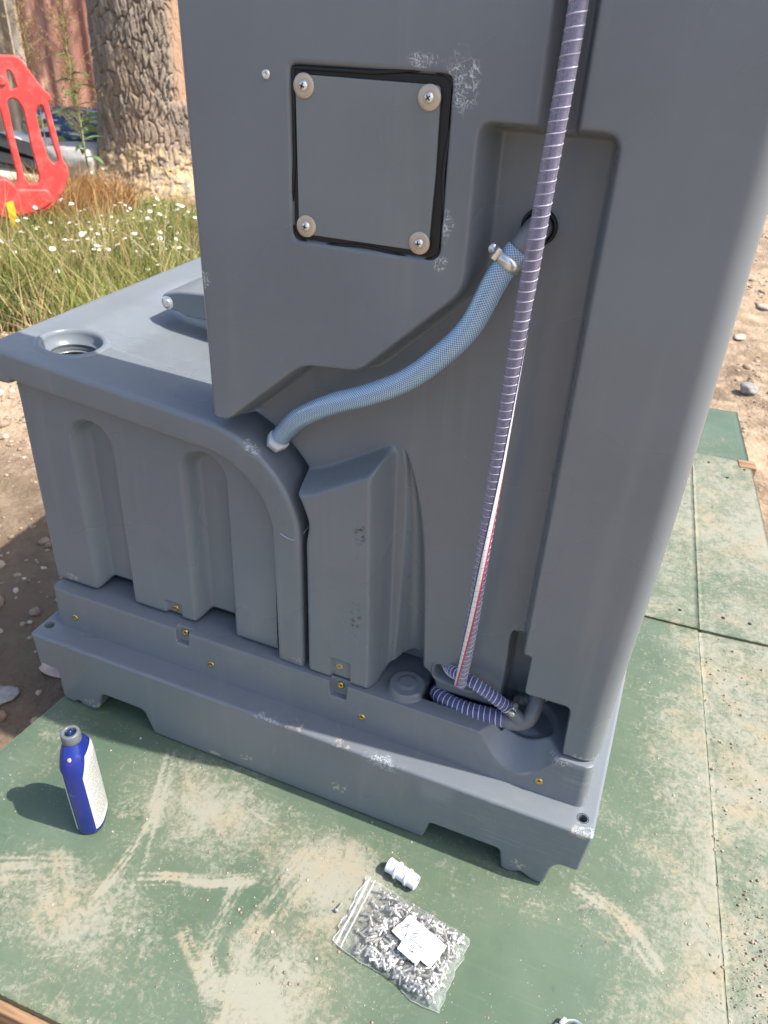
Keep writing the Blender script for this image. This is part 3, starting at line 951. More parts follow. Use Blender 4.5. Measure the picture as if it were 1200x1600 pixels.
for y in np.linspace(1, 0, 6)[:-1]:
    yy = (yl + RLF) + (np.maximum(BACK, yl + RLF + .001) - (yl + RLF)) * y
    cols.append(np.stack([XL, yy, zs], 1))
for a in np.linspace(0, np.pi / 2, 6)[:-1]:
    cols.append(np.stack([XL + RLF * (1 - math.cos(a)), yl + RLF * (1 - math.sin(a)), zs], 1))
for i in range(nx): cols.append(np.stack([Xf[:, i], Yf[:, i], zs], 1))
yr = Yf[:, -1]
for a in np.linspace(0, np.pi / 2, 11)[1:]:
    cols.append(np.stack([XR - RRT + RRT * math.sin(a), yr + RRT * (1 - math.cos(a)), zs], 1))
for y in np.linspace(0, 1, 8)[1:]:
    cols.append(np.stack([XR, (yr + RRT) + (BACK - yr - RRT) * y, zs], 1))
for y in np.linspace(0, 1, 12)[1:]:
    cols.append(np.stack([XR + (XL - XR) * y, np.full(len(zs), BACK + .0), zs], 1))
V = np.stack(cols, 1)
# top closes inward
top = V[-1].copy(); ctr = top.mean(0)
t1 = top.copy(); t1[:, 2] += .010; t1[:, :2] = ctr[:2] + (top[:, :2] - ctr[:2]) * .985
t2 = np.broadcast_to(ctr + (0, 0, .012), top.shape)
V = np.concatenate([V, t1[None], t2[None]], 0)
me = mesh_np('moulding', V.reshape(-1, 3), grid_faces(V.shape[0], V.shape[1], wrap_c=False))
link('moulding', me, M_TOWER, tower)
insert(-.3895, FP + .0080, .2775, tower)
bm = bmesh.new(); box_bm(bm, (-.377, .246, .457), (.150, .140, .405), bev=.004); link('light_blocker', sharp(bm_mesh(bm, 'light_blocker')), M_TOWER, tower)  # added box behind the moulding, stops daylight leaking through the tank gap
# access panel: gasket, cover plate, four washered screws
gasket_o = round_poly([(-.4515, 1.1490), (-.2695, 1.1490), (-.2695, .9690), (-.4515, .9690)], .006, 5)
def flat(name, o2, y0, y1, mat, parent, bev=.0006, holes=[]):
    me = poly_curve(name, o2, holes, abs(y1 - y0) / 2 - bev, bev, 2)
    co = np.empty(len(me.vertices) * 3, dtype=np.float32); me.vertices.foreach_get('co', co); co = co.reshape(-1, 3)
    me.vertices.foreach_set('co', np.stack([co[:, 0], (y0 + y1) / 2 - co[:, 2], co[:, 1]], 1).ravel()); me.update(); sharp(me, 40)
    return wnorm(link(name, me, mat, parent))
panel = flat('access_cover', round_poly([(-.4455, 1.1410, .006), (-.2800, 1.1405, .006), (-.2790, 1.06, .004), (-.2815, .9755, .006), (-.4445, .9755, .006)], .004, 5), FP - .0005, FP + .0032, M_PLATE, tower)
flat('gasket', gasket_o, FP + .0034, FP + .0092, M_BLACK, tower)
# wrinkled gasket edge
V, F, uv = tube(*catmull([(-.4495, FP + .004, 1.1465), (-.36, FP + .003, 1.1475), (-.2715, FP + .004, 1.1465), (-.2712, FP + .0035, 1.06), (-.2715, FP + .004, .971), (-.36, FP + .0045, .9705), (-.4495, FP + .004, .971), (-.4500, FP + .004, 1.06), (-.4495, FP + .004, 1.1465)], 160), .0024, 8, up=(0, 1, 0))
link('gasket_edge', mesh_np('gasket_edge', V, F, uv), M_BLACK, tower)
for i, (x, z) in enumerate(((-.4350, 1.1305), (-.2910, 1.1290), (-.2920, .9840), (-.4345, .9850))):
    V, F = lathe([(.0, .0012), (.0085, .0012), (.0120, .0010), (.0124, .0002), (.0124, -.0012)], 32)
    wv = orient(V, (0.02 * (i % 2), -1, .03), (x, FP - .0012, z))
    w = link('washer', mesh_np('washer', wv, F), M_WASH, panel)
    V, F = lathe([(0, .0034), (.0012, .0033), (.0032, .0028), (.0048, .0016), (.0056, .0004), (.0056, -.001)], 24)
    # cross recess
    a = np.arctan2(V[:, 1], V[:, 0]); rr = np.hypot(V[:, 0], V[:, 1])
    o = link('screw', mesh_np('screw', orient(V, (0, -1, 0), (x, FP - .0026, z)), F), M_STEEL, w)
    bm = bmesh.new(); ang = .4 + i * .5
    for k in (0, 1):
        box_bm(bm, (x, FP - .0057, z), (.0058, .0009, .0013), Matrix.Rotation(ang + k * math.pi / 2, 3, 'Y'))
    link('cross_recess', bm_mesh(bm, 'cross_recess', False), M_DARK, w)
# small rivet
V, F = lathe([(0, .0002), (.0016, .0002), (.0018, .0016), (.0042, .0012), (.0052, 0), (.0052, -.002)], 20)
o = link('rivet', mesh_np('rivet', orient(V, (0, -1, 0), (-.4815, FP - .0005, 1.1385)), F), M_STEEL, tower)

# upper elbow and rubber grommet
YB = FP + .0535
V, F = lathe([(.0155, -.002), (.0155, .003), (.0185, .0042), (.0205, .003), (.0205, -.003)], 40)
link('grommet', mesh_np('grommet', orient(V, (0, -1, 0), (-.1700, YB, 1.006)), F), M_BLACK, tower)
C, s = catmull([(-.170, YB + .02, 1.006), (-.170, YB - .010, 1.006), (-.1705, YB - .026, 1.0045), (-.1755, YB - .038, .998), (-.1835, YB - .043, .986), (-.1905, YB - .046, .974)], 40)
V, F, uv = tube(C, s, np.interp(s / s[-1], [0, .45, .55, .75, 1], [.0150, .0150, .0140, .0118, .0105]), 24, up=(0, 0, 1))
link('elbow', mesh_np('elbow', V, F, uv), M_FIT, tower)

# ------------------------------------------------------------------ hoses
def hose_mat(name, tint, clear, rough=.22):
    t = NT(name)
    t.set(Base_Color=tint, Roughness=rough)
    t.bsdf.inputs['Specular IOR Level'].default_value = .6
    tr = t.n('ShaderNodeBsdfTransparent'); tr.inputs[0].default_value = (.93, .92, .97, 1)
    lw = t.n('ShaderNodeLayerWeight'); lw.inputs[0].default_value = .35
    mx = t.n('ShaderNodeMixShader')
    f = t.rng(lw.outputs['Facing'], 0, 1, clear, clear * .25, smooth=False)
    t.l(f, mx.inputs[0]); t.l(t.bsdf.outputs[0], mx.inputs[1]); t.l(tr.outputs[0], mx.inputs[2])
    t.l(mx.outputs[0], t.out.inputs[0])
    return t
M_CLEAR = hose_mat('clear_pvc', (.40, .385, .47, 1), .86, .12).m
M_CLEAR2 = hose_mat('clear_pvc_violet', (.30, .30, .52, 1), .82, .08).m
M_RIB = simple('spiral_rib', (.46, .43, .54), .25, var=.05)
M_RIB2 = simple('spiral_rib_bright', (.60, .60, .74), .2, var=.05)
M_SW = simple('stripe_white', (.75, .74, .74), .35, var=.02)
M_SR = simple('stripe_red', (.55, .02, .05), .35, var=.02)
M_SB = simple('stripe_navy', (.015, .018, .10), .35, var=.02)

def thick_tube(C, s, r, w, seg, up):
    V1, F1, uv1 = tube(C, s, r, seg, up)
    V2, F2, uv2 = tube(C, s, r - w, seg, up)
    n = seg + 1; m = len(C)
    F = [F1[0], F2[0][:, ::-1] + len(V1)]
    caps = []
    for ring, fl in ((0, False), (m - 1, True)):
        a = ring * n + np.arange(seg); b = a + 1
        q = np.stack([a, b, b + len(V1), a + len(V1)], 1)
        caps.append(q if fl else q[:, ::-1])
    return np.vstack([V1, V2]), F + caps, np.vstack([uv1, uv2])

# long clear hose hanging down the front
C, s = catmull([(-.1555, .052, 1.50), (-.154, .048, 1.36), (-.1515, .042, 1.21), (-.1548, .031, 1.058), (-.1608, .029, .88), (-.1672, .035, .64), (-.1735, .052, .46), (-.181, .066, .338), (-.1825, .068, .318)], 260)
r0 = .0090
rip = r0 * (1 + .035 * np.cos(2 * np.pi * s / .0105))
ch = thing('clear_hose', tuple(C[-1]), 'long clear ribbed hose with red, white and navy stripes hanging down the tower', 'hose')
V, F, uv = thick_tube(C, s, r0, .0022, 28, (0, 1, 0)); link('hose_wall', mesh_np('hose_wall', V, F, uv), M_CLEAR, ch)
V, F, uv = helix(C, s, r0 * .985, .0108, .0007, (0, 1, 0), per=20, seg=5); link('spiral_rib', mesh_np('spiral_rib', V, F, uv), M_RIB, ch)
T_, N_, B_ = frames(C, (0, 1, 0))
# angle that faces the camera at each ring
cp = np.array((0, -.783, 1.2)); vd = cp - C; vd /= np.linalg.norm(vd, axis=1)[:, None]
face_ang = np.unwrap(np.arctan2((vd * B_).sum(1), (vd * N_).sum(1)))
side = (np.cross(T_, vd)); sgn = 1.0
zz = C[:, 2]
tw = np.interp(zz[::-1], [.318, .45, .60, .75, .95, 1.05, 1.5], [-1.05, -.35, .35, 1.15, 1.9, 2.7, 3.6])[::-1]
right_is = np.sign(((np.cos(face_ang + .5)[:, None] * N_ + np.sin(face_ang + .5)[:, None] * B_) @ np.array(R[0])).mean() - ((np.cos(face_ang)[:, None] * N_ + np.sin(face_ang)[:, None] * B_) @ np.array(R[0])).mean())
ang = face_ang + right_is * tw
for nm, dang, wd, mt in (('white_stripe', 0, .0085, M_SW), ('red_stripe', .36, .0024, M_SR), ('navy_stripe', -.52, .0016, M_SB)):
    V, F = ribbon(C, s, r0 * 1.004 + (.0004 if nm != 'white_stripe' else .0002), ang + right_is * dang, wd, (0, 1, 0), 5)
    link(nm, mesh_np(nm, V, F), mt, ch)

# blue braided hose
t = NT('blue_braid'); uvn = t.n('ShaderNodeTexCoord').outputs['UV']
def wave_lines(sgn):
    sx = t.n('ShaderNodeSeparateXYZ'); t.l(uvn, sx.inputs[0])
    v = t.math('ADD', t.math('MULTIPLY', sx.outputs[0], 22.0), t.math('MULTIPLY', sx.outputs[1], sgn * 300.0))
    fr = t.math('FRACT', v)
    return t.rng(t.math('ABSOLUTE', t.math('SUBTRACT', fr, .5)),   .13, .06)
br = t.math('MAXIMUM', wave_lines(1), wave_lines(-1))
c = t.mix(br, (.11, .25, .42), (.58, .70, .80))
t.set(Base_Color=c, Roughness=.2, Normal=t.bump(br, .25, .0006), Coat_Weight=1.0, Coat_Roughness=.06)
trb = t.n('ShaderNodeBsdfTransparent'); trb.inputs[0].default_value = (.75, .88, 1, 1); mxb = t.n('ShaderNodeMixShader')
t.l(t.math('MULTIPLY', t.math('SUBTRACT', 1.0, br), .22), mxb.inputs[0]); t.l(t.bsdf.outputs[0], mxb.inputs[1]); t.l(trb.outputs[0], mxb.inputs[2]); t.l(mxb.outputs[0], t.out.inputs[0])
M_BRAID = t.m
C, s = catmull([(-.1805, .0665, .9905), (-.1895, .0635, .9760), (-.2010, .060, .954), (-.2235, .054, .898), (-.256, .05, .857), (-.295, .05, .820), (-.3465, .052, .788), (-.4025, .058, .760), (-.4545, .068, .725), (-.484, .080, .694), (-.498, .087, .676)], 160)
bh = thing('blue_hose', tuple(C[-1]), 'blue hose with white braided mesh running from elbow to tank', 'hose')
V, F, uv = thick_tube(C, s, .0145, .003, 36, (0, 1, 0)); link('hose_wall', mesh_np('hose_wall', V, F, uv), M_BRAID, bh)
dirn = Vector(C[-1] - C[-6]).normalized()
# white hex nipple on the tank shoulder
V, F = lathe([(.0, .024), (.0122, .024), (.0135, .020), (.0135, .006), (.0165, .006), (.0165, -.012), (0, -.012)], 6)
np_ax = Vector((-dirn.x, -dirn.y, -dirn.z))
me = mesh_np('hose_nipple', orient(V, np_ax, tuple(Vector(C[-1]) + dirn * .012)), F, smooth=False)
nip = link('hose_nipple', me, M_WHITE); tag(nip, 'white hexagonal hose nipple on the rounded tank shoulder', 'nipple')

def clamp(c, axis, r, name, label, screw_dir, w=.008):
    th = thing(name, tuple(c), label, 'hose clamp')
    V, F = lathe([(r, -w / 2), (r + .0012, -w / 2), (r + .0012, w / 2), (r, w / 2), (r, -w / 2)], 48)
    link('band', mesh_np('band', orient(V, axis, c), F, smooth=False), M_STEEL, th)
    ax = Vector(axis).normalized(); sd_ = Vector(screw_dir); sd_ = (sd_ - ax * sd_.dot(ax)).normalized()
    tg = ax.cross(sd_)
    rot = Matrix((tg, ax, sd_)).transposed()
    bm = bmesh.new()
    for k in range(-6, 7):         # band slots
        a = k * .13 + 1.05
        rm = Matrix.Rotation(a, 3, ax) @ rot
        box_bm(bm, Vector(c) + (rm @ Vector((0, 0, r + .0010))), (.0009, w * .55, .0006), rm)
    link('band_slots', bm_mesh(bm, 'band_slots', False), M_DARK, th)
    bm = bmesh.new(); box_bm(bm, Vector(c) + rot @ Vector((0, 0, r + .0035)), (.012, w * 1.15, .0062), rot, bev=.001)
    link('screw_housing', bm_mesh(bm, 'screw_housing'), M_STEEL, th)
    V, F = lathe([(0, .0032), (.0008, .0032), (.0010, .0045), (.0052, .0045), (.0058, .003), (.0058, -.001), (.0025, -.001), (.0025, -.016)], 20)
    link('clamp_screw', mesh_np('clamp_screw', orient(V, tg, tuple(Vector(c) + rot @ Vector((.010, 0, r + .0042)))), F), M_STEEL, th)
    return th
ax0 = C[10] - C[4]
clamp(C[6], ax0, .0149, 'hose_clamp', 'steel worm clamp gripping the blue hose below the elbow', (-.9, -.5, .25), .012)

# lower pipe work in the pocket
def spiral(pts, r, label, pitch, name='spiral_hose', seg=20):
    C, s = catmull(pts, 110)
    th = thing(name, tuple(C[-1]), label, 'hose')
    V, F, uv = thick_tube(C, s, r, .0018, seg, (0, 0, 1)); link('hose_wall', mesh_np('hose_wall', V, F, uv), M_CLEAR2, th)
    V, F, uv = helix(C, s, r * .99, pitch, .00085, (0, 0, 1), per=22, seg=5); link('spiral_rib', mesh_np('spiral_rib', V, F, uv), M_RIB2, th)
    V, F, uv = tube(C, s, r * .45, 12); link('dark_core', mesh_np('dark_core', V, F, uv), simple('navy_core', (.02, .022, .09), .4), th)
    return C
CU = spiral([(-.224, .128, .300), (-.212, .112, .3015), (-.196, .094, .313), (-.165, .082, .3175), (-.128, .080, .302), (-.1035, .084, .284)], .0098, 'thin violet spiral hose leaving the slot above the thicker one', .0072)
CLo = spiral([(-.232, .118, .236), (-.215, .100, .241), (-.180, .089, .246), (-.140, .086, .2515), (-.105, .088, .2535)], .0135, 'thick violet spiral hose lying behind the base step', .0088)
fit = thing('pipe_fitting', (-.08, .09, .25), 'grey plastic Y fitting joining the two spiral hoses', 'pipe fitting')
C, s = catmull([(-.108, .0845, .2885), (-.0975, .086, .279), (-.086, .087, .268), (-.078, .090, .262)], 30)
V, F, uv = tube(C, s, np.interp(s / s[-1], [0, .2, .4, 1], [.0085, .0092, .0105, .0115]), 24); link('upper_branch', mesh_np('upper_branch', V, F, uv), M_FIT, fit)
C2, s2 = catmull([(-.112, .088, .2535), (-.098, .088, .2535), (-.083, .089, .256), (-.071, .092, .266), (-.066, .104, .283), (-.065, .125, .298), (-.065, .16, .302)], 60)
V, F, uv = tube(C2, s2, np.interp(s2 / s2[-1], [0, .06, .1, .25, 1], [.0128, .0128, .0142, .0128, .0128]), 28); link('main_elbow', mesh_np('main_elbow', V, F, uv), M_FIT, fit)
V, F = lathe([(.0138, -.002), (.0138, .002), (.0195, .002), (.0195, -.002), (.0138, -.002)], 40)
link('white_ring', mesh_np('white_ring', orient(V, (0, -.92, .25), (-.065, .128, .299)), F), M_WHITE, fit)
clamp((C[4] + C[5]) / 2, C[8] - C[2], .0104, 'hose_clamp', 'small steel worm clamp on the thin violet hose in the pocket', (.5, -.3, .8), .007)

# ------------------------------------------------------------------ blue bottle
def superell(n, a, b, e):
    th = np.linspace(0, 2 * np.pi, n, endpoint=False)
    c, s_ = np.cos(th), np.sin(th)
    return np.stack([a * np.sign(c) * np.abs(c) ** (2 / e), b * np.sign(s_) * np.abs(s_) ** (2 / e)], 1)
bot = thing('bottle', (-.741, -.197, 0), 'dark blue plastic squeeze bottle with white label standing on green board', 'bottle', rotz=math.radians(27))
BM = world_mat(bot)
secs = [(0.0, .0195, .031), (.003, .0225, .034), (.010, .0235, .0355), (.09, .0235, .036), (.155, .0235, .036), (.172, .0228, .0345), (.186, .0205, .0295), (.196, .0172, .0225), (.203, .0142, .0160), (.206, .0135, .0140)]
n = 64; V = []
for z, a, b in secs:
    q = superell(n, a, b, 2.7 if z < .18 else 2.2); V.append(np.column_stack([q, np.full(n, z)]))
V = np.array(V); F = [grid_faces(len(secs), n, wrap_c=True)]
Vf = V.reshape(-1, 3)
cap = np.vstack([V[0], ]); F.append(np.array([np.arange(n)[::-1]]))
def placed(Vl): return np.asarray(Vl) @ np.array(BM.to_3x3()).T + np.array(BM.translation)
t = NT('blue_bottle_plastic'); p = t.pos()
t.set(Base_Color=t.mix(t.rng(t.noise(p, 70, 3), .6, .75, 0, .35), (.012, .024, .20), (.10, .12, .26)), Roughness=.26)
M_BLUE = t.m
link('body', mesh_np('body', placed(Vf), F), M_BLUE, bot)
# label wraps the right broad side with a slanted upper corner
def label_patch(th0, th1, zl, zh, slant, off=.0006):
    q = superell(721, 1, 1, 2.7)
    tt = np.linspace(th0, th1, 40); zz_ = np.linspace(0, 1, 20)
    rows_ = []
    for v in zz_:
        row = []
        for k, a in enumerate(tt):
            u = k / 39.0
            top_ = zh - slant * max(0, (.28 - u) / .28) ** 1.0 - slant * .3 * max(0, (u - .8) / .2)
            z = zl + (top_ - zl) * v
            A = np.interp(z, [s_[0] for s_ in secs], [s_[1] for s_ in secs]) + off
            B = np.interp(z, [s_[0] for s_ in secs], [s_[2] for s_ in secs]) + off
            c, s_ = math.cos(a), math.sin(a)
            row.append((A * np.sign(c) * abs(c) ** (2 / 2.7), B * np.sign(s_) * abs(s_) ** (2 / 2.7), z))
        rows_.append(row)
    V_ = np.array(rows_).reshape(-1, 3)
    uv_ = np.array([[(k / 39, v) for k in range(40)] for v in zz_]).reshape(-1, 2)
    return V_, grid_faces(20, 40), uv_
t = NT('label_paper'); uvn = t.n('ShaderNodeTexCoord').outputs['UV']
sx = t.n('ShaderNodeSeparateXYZ'); t.l(uvn, sx.inputs[0])
ln = t.rng(t.math('ABSOLUTE', t.math('SUBTRACT', t.math('FRACT', t.math('MULTIPLY', sx.outputs[1], 34.0)), .5)), .14, .22)
wd = t.rng(t.noise(t.mapv(uvn, (46, 34, 1)), 1, 2), .40, .52)
area = t.math('MULTIPLY', t.rng(sx.outputs[0], .10, .13), t.rng(sx.outputs[0], .92, .88))
ar2 = t.math('MULTIPLY', t.rng(sx.outputs[1], .06, .09), t.rng(sx.outputs[1], .9, .86))
ink = t.math('MULTIPLY', t.math('MULTIPLY', t.math('SUBTRACT', 1.0, ln), wd), t.math('MULTIPLY', area, ar2))
t.set(Base_Color=t.mix(t.math('MULTIPLY', ink, .9), (.58, .58, .56), (.05, .05, .06)), Roughness=.45)
V, F, uv = label_patch(-1.02, 1.0, .014, .183, .035)
link('back_label', mesh_np('back_label', placed(V), F, uv), t.m, bot)
V, F, uv = label_patch(math.pi - 1.0, math.pi + 1.02, .014, .165, .02)
link('front_label', mesh_np('front_label', placed(V), F, uv), t.m, bot)
# translucent grey ribbed collar with the cap gone: blue-stained nozzle
M_COL = simple('milky_collar', (.13, .14, .15), .4, var=.1, vscale=200)
nr = 72; hh = [(.0128, .2045), (.0155, .2045), (.0158, .2065), (.0152, .2205), (.0142, .2225), (.0098, .2228), (.0092, .2195), (.0092, .214), (0, .213)]
V, F = lathe(hh, nr)
rr = np.hypot(V[:, 0], V[:, 1]); rid = (np.arange(len(V)) % nr) % 2
k = np.where((rr > .015), 1 - .035 * rid, 1.0); V[:, :2] *= k[:, None]
col_ = link('collar', mesh_np('collar', placed(V), F, smooth=False), M_COL, bot)
V, F = lathe([(.0088, .2135), (.0082, .2165), (.006, .2195), (.0045, .2240), (.0032, .2262), (0, .2266)], 20)
M_STAIN = simple('ink_blue', (.008, .03, .10), .12, var=.4, vscale=300)
link('nozzle', mesh_np('nozzle', placed(V), F), M_STAIN, bot)
bm = bmesh.new(); 
o = link('mould_dot', mesh_np('mould_dot', placed(orient(lathe([(0, .0008), (.0028, .0006), (.0036, -.0006)], 16)[0], (-.25, -1, .9), (0, -.0288, .1885))), lathe([(0, 0), (1, 0), (1, 1)], 16)[1]), simple('tan_spot', (.42, .34, .26), .5), bot)

# ------------------------------------------------------------------ white pipe connector
con = thing('hose_connector', (-.204, -.084, 0), 'small white plastic barbed hose connector lying near the bag', 'connector')
V, F = lathe([(.0088, 0), (.0118, 0), (.0126, .001), (.0118, .006), (.0118, .013), (.0124, .0175), (.0148, .0175), (.0148, .0205), (.0122, .0205), (.0122, .036), (.0142, .0375), (.0142, .0405), (.0124, .042), (.0124, .050), (.0116, .056), (.0085, .056), (.0082, .03), (.0088, 0)], 36)
V[:, 2] -= .028
link('barrel', sharp(mesh_np('barrel', orient(V, (.975, -.22, 0), (-.204, -.084, .0150)), F), 30), M_WHITE, con)

# ------------------------------------------------------------------ screws
def screw_mesh(L=.0155):
    V1, F1 = lathe([(0, .0012), (.0014, .0012), (.0017, .0032), (.0030, .0028), (.0042, .0012), (.0044, 0), (.0022, 0), (.0022, -L), (.0016, -L - .001), (0, -L - .001)], 10)
    return mesh_np('bolt', V1, F1)
SM = screw_mesh(); SM.materials.append(simple('bolt_steel', (.62, .61, .58), .36, .6, var=.05))
def bolt(loc, axis, label, group=None):
    o = bpy.data.objects.new('bolt', SM); COL.objects.link(o)
    q = Vector(axis).normalized().to_track_quat('Z', 'Y'); o.rotation_mode = 'QUATERNION'; o.rotation_quaternion = q
    o.location = loc; o.scale = (.88, .88, .88); return tag(o, label, 'bolt', group)
bolt((-.2795, -.1770, .0046), (-.18, -.97, .1), 'single loose button head bolt lying left of the bag opening', 'small steel bolts')
# bag outline on the board
A = np.array((-.2595, -.1063)); Bc = np.array((-.0691, -.1346)); Cc = np.array((-.0844, -.2572)); Dd = np.array((-.2659, -.2246))
def bagp(u, v): return (A * (1 - u) + Bc * u) * (1 - v) + (Dd * (1 - u) + Cc * u) * v
def bag_h(u, v):
    e = np.clip(np.minimum(np.minimum(v, 1 - v) / .20, np.minimum((u - .10) / .2, (1 - u) / .14)), 0, 1)
    return .0030 + .0165 * np.sqrt(1 - (1 - e) ** 2) * (.75 + .5 * fbm(u * 5, v * 5, 2, 91)) * (.55 + .45 * sm((u - .15) / .25))
rb_ = random.Random(3)
nb = 0
for tries in range(4000):
    if nb >= 285: break
    u = rb_.uniform(.15, .955); v = rb_.uniform(.05, .95)
    if u < .32 and rb_.random() > .45: continue
    p_ = bagp(u, v); h = float(bag_h(np.array(u), np.array(v)))
    if h < .0065: continue
    lay = rb_.random() ** .5
    z = .0045 + (h - .0095) * lay if h > .0095 else .0045
    a = rb_.uniform(0, 6.28); tilt = rb_.uniform(-.35, .35)
    axis = (math.cos(a), math.sin(a), tilt)
    # keep the shank inside the bag
    q = bagp(min(max(u, .17), .93), min(max(v, .10), .90))
    bolt((q[0] + .006 * math.cos(a), q[1] + .006 * math.sin(a), z + .0008), axis, 'button head steel bolt inside the clear plastic bag', 'small steel bolts')
    nb += 1
# film
t = NT('bag_film'); p = t.pos()
tr = t.n('ShaderNodeBsdfTransparent')
fr = t.n('ShaderNodeFresnel'); fr.inputs[0].default_value = 1.35
t.set(Base_Color=(.86, .88, .88, 1), Roughness=.16, Normal=t.bump(t.noise(p, 50, 4, .6, 1.6), .5, .003))
t.bsdf.inputs['Specular IOR Level'].default_value = 1.0
haze_f = t.rng(t.noise(p, 45, 5, .75, 2.0), .48, .74, .05, .26)
m1 = t.n('ShaderNodeMixShader')
t.l(t.math('ADD', haze_f, t.math('MULTIPLY', fr.outputs[0], .5)), m1.inputs[0]); t.l(tr.outputs[0], m1.inputs[1]); t.l(t.bsdf.outputs[0], m1.inputs[2])
t.l(m1.outputs[0], t.out.inputs[0])
M_FILM = t.m
t2 = NT('zip_strip'); tr = t2.n('ShaderNodeBsdfTransparent'); m1 = t2.n('ShaderNodeMixShader')
t2.set(Base_Color=(.70, .73, .73, 1), Roughness=.25); m1.inputs[0].default_value = .55
t2.l(t2.bsdf.outputs[0], m1.inputs[2]); t2.l(tr.outputs[0], m1.inputs[1]); t2.l(m1.outputs[0], t2.out.inputs[0])
bag = thing('plastic_bag', (-.17, -.18, 0), 'clear zip plastic bag full of small steel bolts on green board', 'plastic bag')
nu, nv = 90, 60
U, Vv = np.meshgrid(np.linspace(0, 1, nu), np.linspace(0, 1, nv))
wob = (fbm(U * 7, Vv * 7, 2, 95) - .5) * .013
XY = bagp(U[..., None], Vv[..., None])
ed = np.minimum(np.minimum(U, 1 - U), np.minimum(Vv, 1 - Vv))
Hb = bag_h(U, Vv) + .0030 * sm(ed / .06) + .0050 * (np.abs(fbm(U * 11 + Vv * 5, Vv * 9 - U * 4, 3, 97) - .5) * 2 - .3) * sm(ed / .03) + np.where(U < .2, .008 * sm((.2 - U) / .2) * fbm(U * 9, Vv * 5, 2, 99), 0)
Vt = np.concatenate([XY + wob[..., None] * (1 - sm(ed / .05))[..., None], Hb[..., None]], -1).reshape(-1, 3)
link('film', mesh_np('film', Vt, grid_faces(nv, nu, flip=True)), M_FILM, bag)
Vb = Vt.copy(); Vb[:, 2] = np.where(ed.ravel() < 1e-6, Vt[:, 2], .0012)
link('back_film', mesh_np('back_film', Vb, grid_faces(nv, nu)), M_FILM, bag)
for u0, u1, z in ((.035, .052, .0010), (.085, .10, .0012)):
    uu, v2 = np.meshgrid(np.linspace(u0, u1, 5), np.linspace(0, 1, 60))
    xy = bagp(uu[..., None], v2[..., None])
    hz = np.interp(v2, np.linspace(0, 1, 60), np.array([float(Hb[int(k * (nv - 1) / 59), int(u0 * (nu - 1))]) for k in range(60)])) + z + .001 * np.sin(np.linspace(0, np.pi, 5))[None, :]
    link('zip_strip', mesh_np('zip_strip', np.concatenate([xy, hz[..., None]], -1).reshape(-1, 3), grid_faces(60, 5, flip=True)), t2.m, bag)
M_PAPER = simple('white_paper', (.60, .60, .60), .7, var=.03, vscale=60)
M_PAPER2 = simple('bluish_paper', (.50, .53, .63), .7, var=.03, vscale=60)
M_INK = simple('ink', (.03, .03, .06), .6)
def paper(q, z0, name, mat, label, curl):
    q = [np.array(k) for k in q]
    uu, v2 = np.meshgrid(np.linspace(0, 1, 16), np.linspace(0, 1, 12))
    xy = (q[0] * (1 - uu[..., None]) + q[1] * uu[..., None]) * (1 - v2[..., None]) + (q[3] * (1 - uu[..., None]) + q[2] * uu[..., None]) * v2[..., None]
    z = z0 + curl * (fbm(uu * 3, v2 * 3, 2, int(z0 * 1e4)) - .5)
    o = link(name, mesh_np(name, np.concatenate([xy, z[..., None]], -1).reshape(-1, 3), grid_faces(12, 16, flip=True)), mat)
    tag(o, label, 'paper label', 'paper labels on the bag')
    return o, q, z0 + curl * .5
p1, q1, z1 = paper([(-.1675, -.1480), (-.0985, -.1725), (-.1115, -.2120), (-.1835, -.1850)], .0262, 'paper_label', M_PAPER, 'white paper slip with handwriting on the bag of bolts, upper one', .009)
p2, q2, z2 = paper([(-.1590, -.1770), (-.1230, -.1890), (-.1300, -.2170), (-.1660, -.2065)], .0295, 'paper_label', M_PAPER2, 'bluish printed paper slip overlapping the white slip on the bag', .005)
def strokes(name, q, z, lines, w, parent):
    bm = bmesh.new()
    for (u0, v0, u1, v1) in lines:
        f = lambda u, v: (q[0] * (1 - u) + q[1] * u) * (1 - v) + (q[3] * (1 - u) + q[2] * u) * v
        a, b = f(u0, v0), f(u1, v1); d = b - a; L = np.hypot(*d) + 1e-9; nn = np.array((-d[1], d[0])) / L * w / 2
        vs = [bm.verts.new((*(k), z)) for k in (a - nn, b - nn, b + nn, a + nn)]
        bm.faces.new(vs)
    link(name, bm_mesh(bm, name, False), M_INK, parent)
strokes('handwriting', q1, z1 + .0004, [(.10, .46, .24, .40), (.18, .26, .165, .48), (.165, .48, .09, .70), (.165, .48, .25, .66),
        (.33, .36, .40, .30), (.40, .30, .43, .40), (.43, .40, .35, .52), (.35, .52, .45, .50), (.45, .50, .42, .64), (.42, .64, .34, .66)], .0007, p1)
pr = []
for v0, us in ((.22, [(.22, .32), (.34, .40), (.42, .56), (.58, .66), (.68, .80)]), (.46, [(.38, .46), (.48, .60)]), (.66, [(.36, .42), (.45, .50), (.53, .62)])):
    for a, b in us: pr.append((a, v0, b, v0))
strokes('print_lines', q2, z2 + .0004, pr, .0011, p2)

# loose hose clamp at the bottom edge
clamp((.103, -.205, .0062), (0, 0.02, 1), .0165, 'hose_clamp', 'loose steel hose clamp lying on green board at the bottom edge', (-.8, .4, 0), .010)

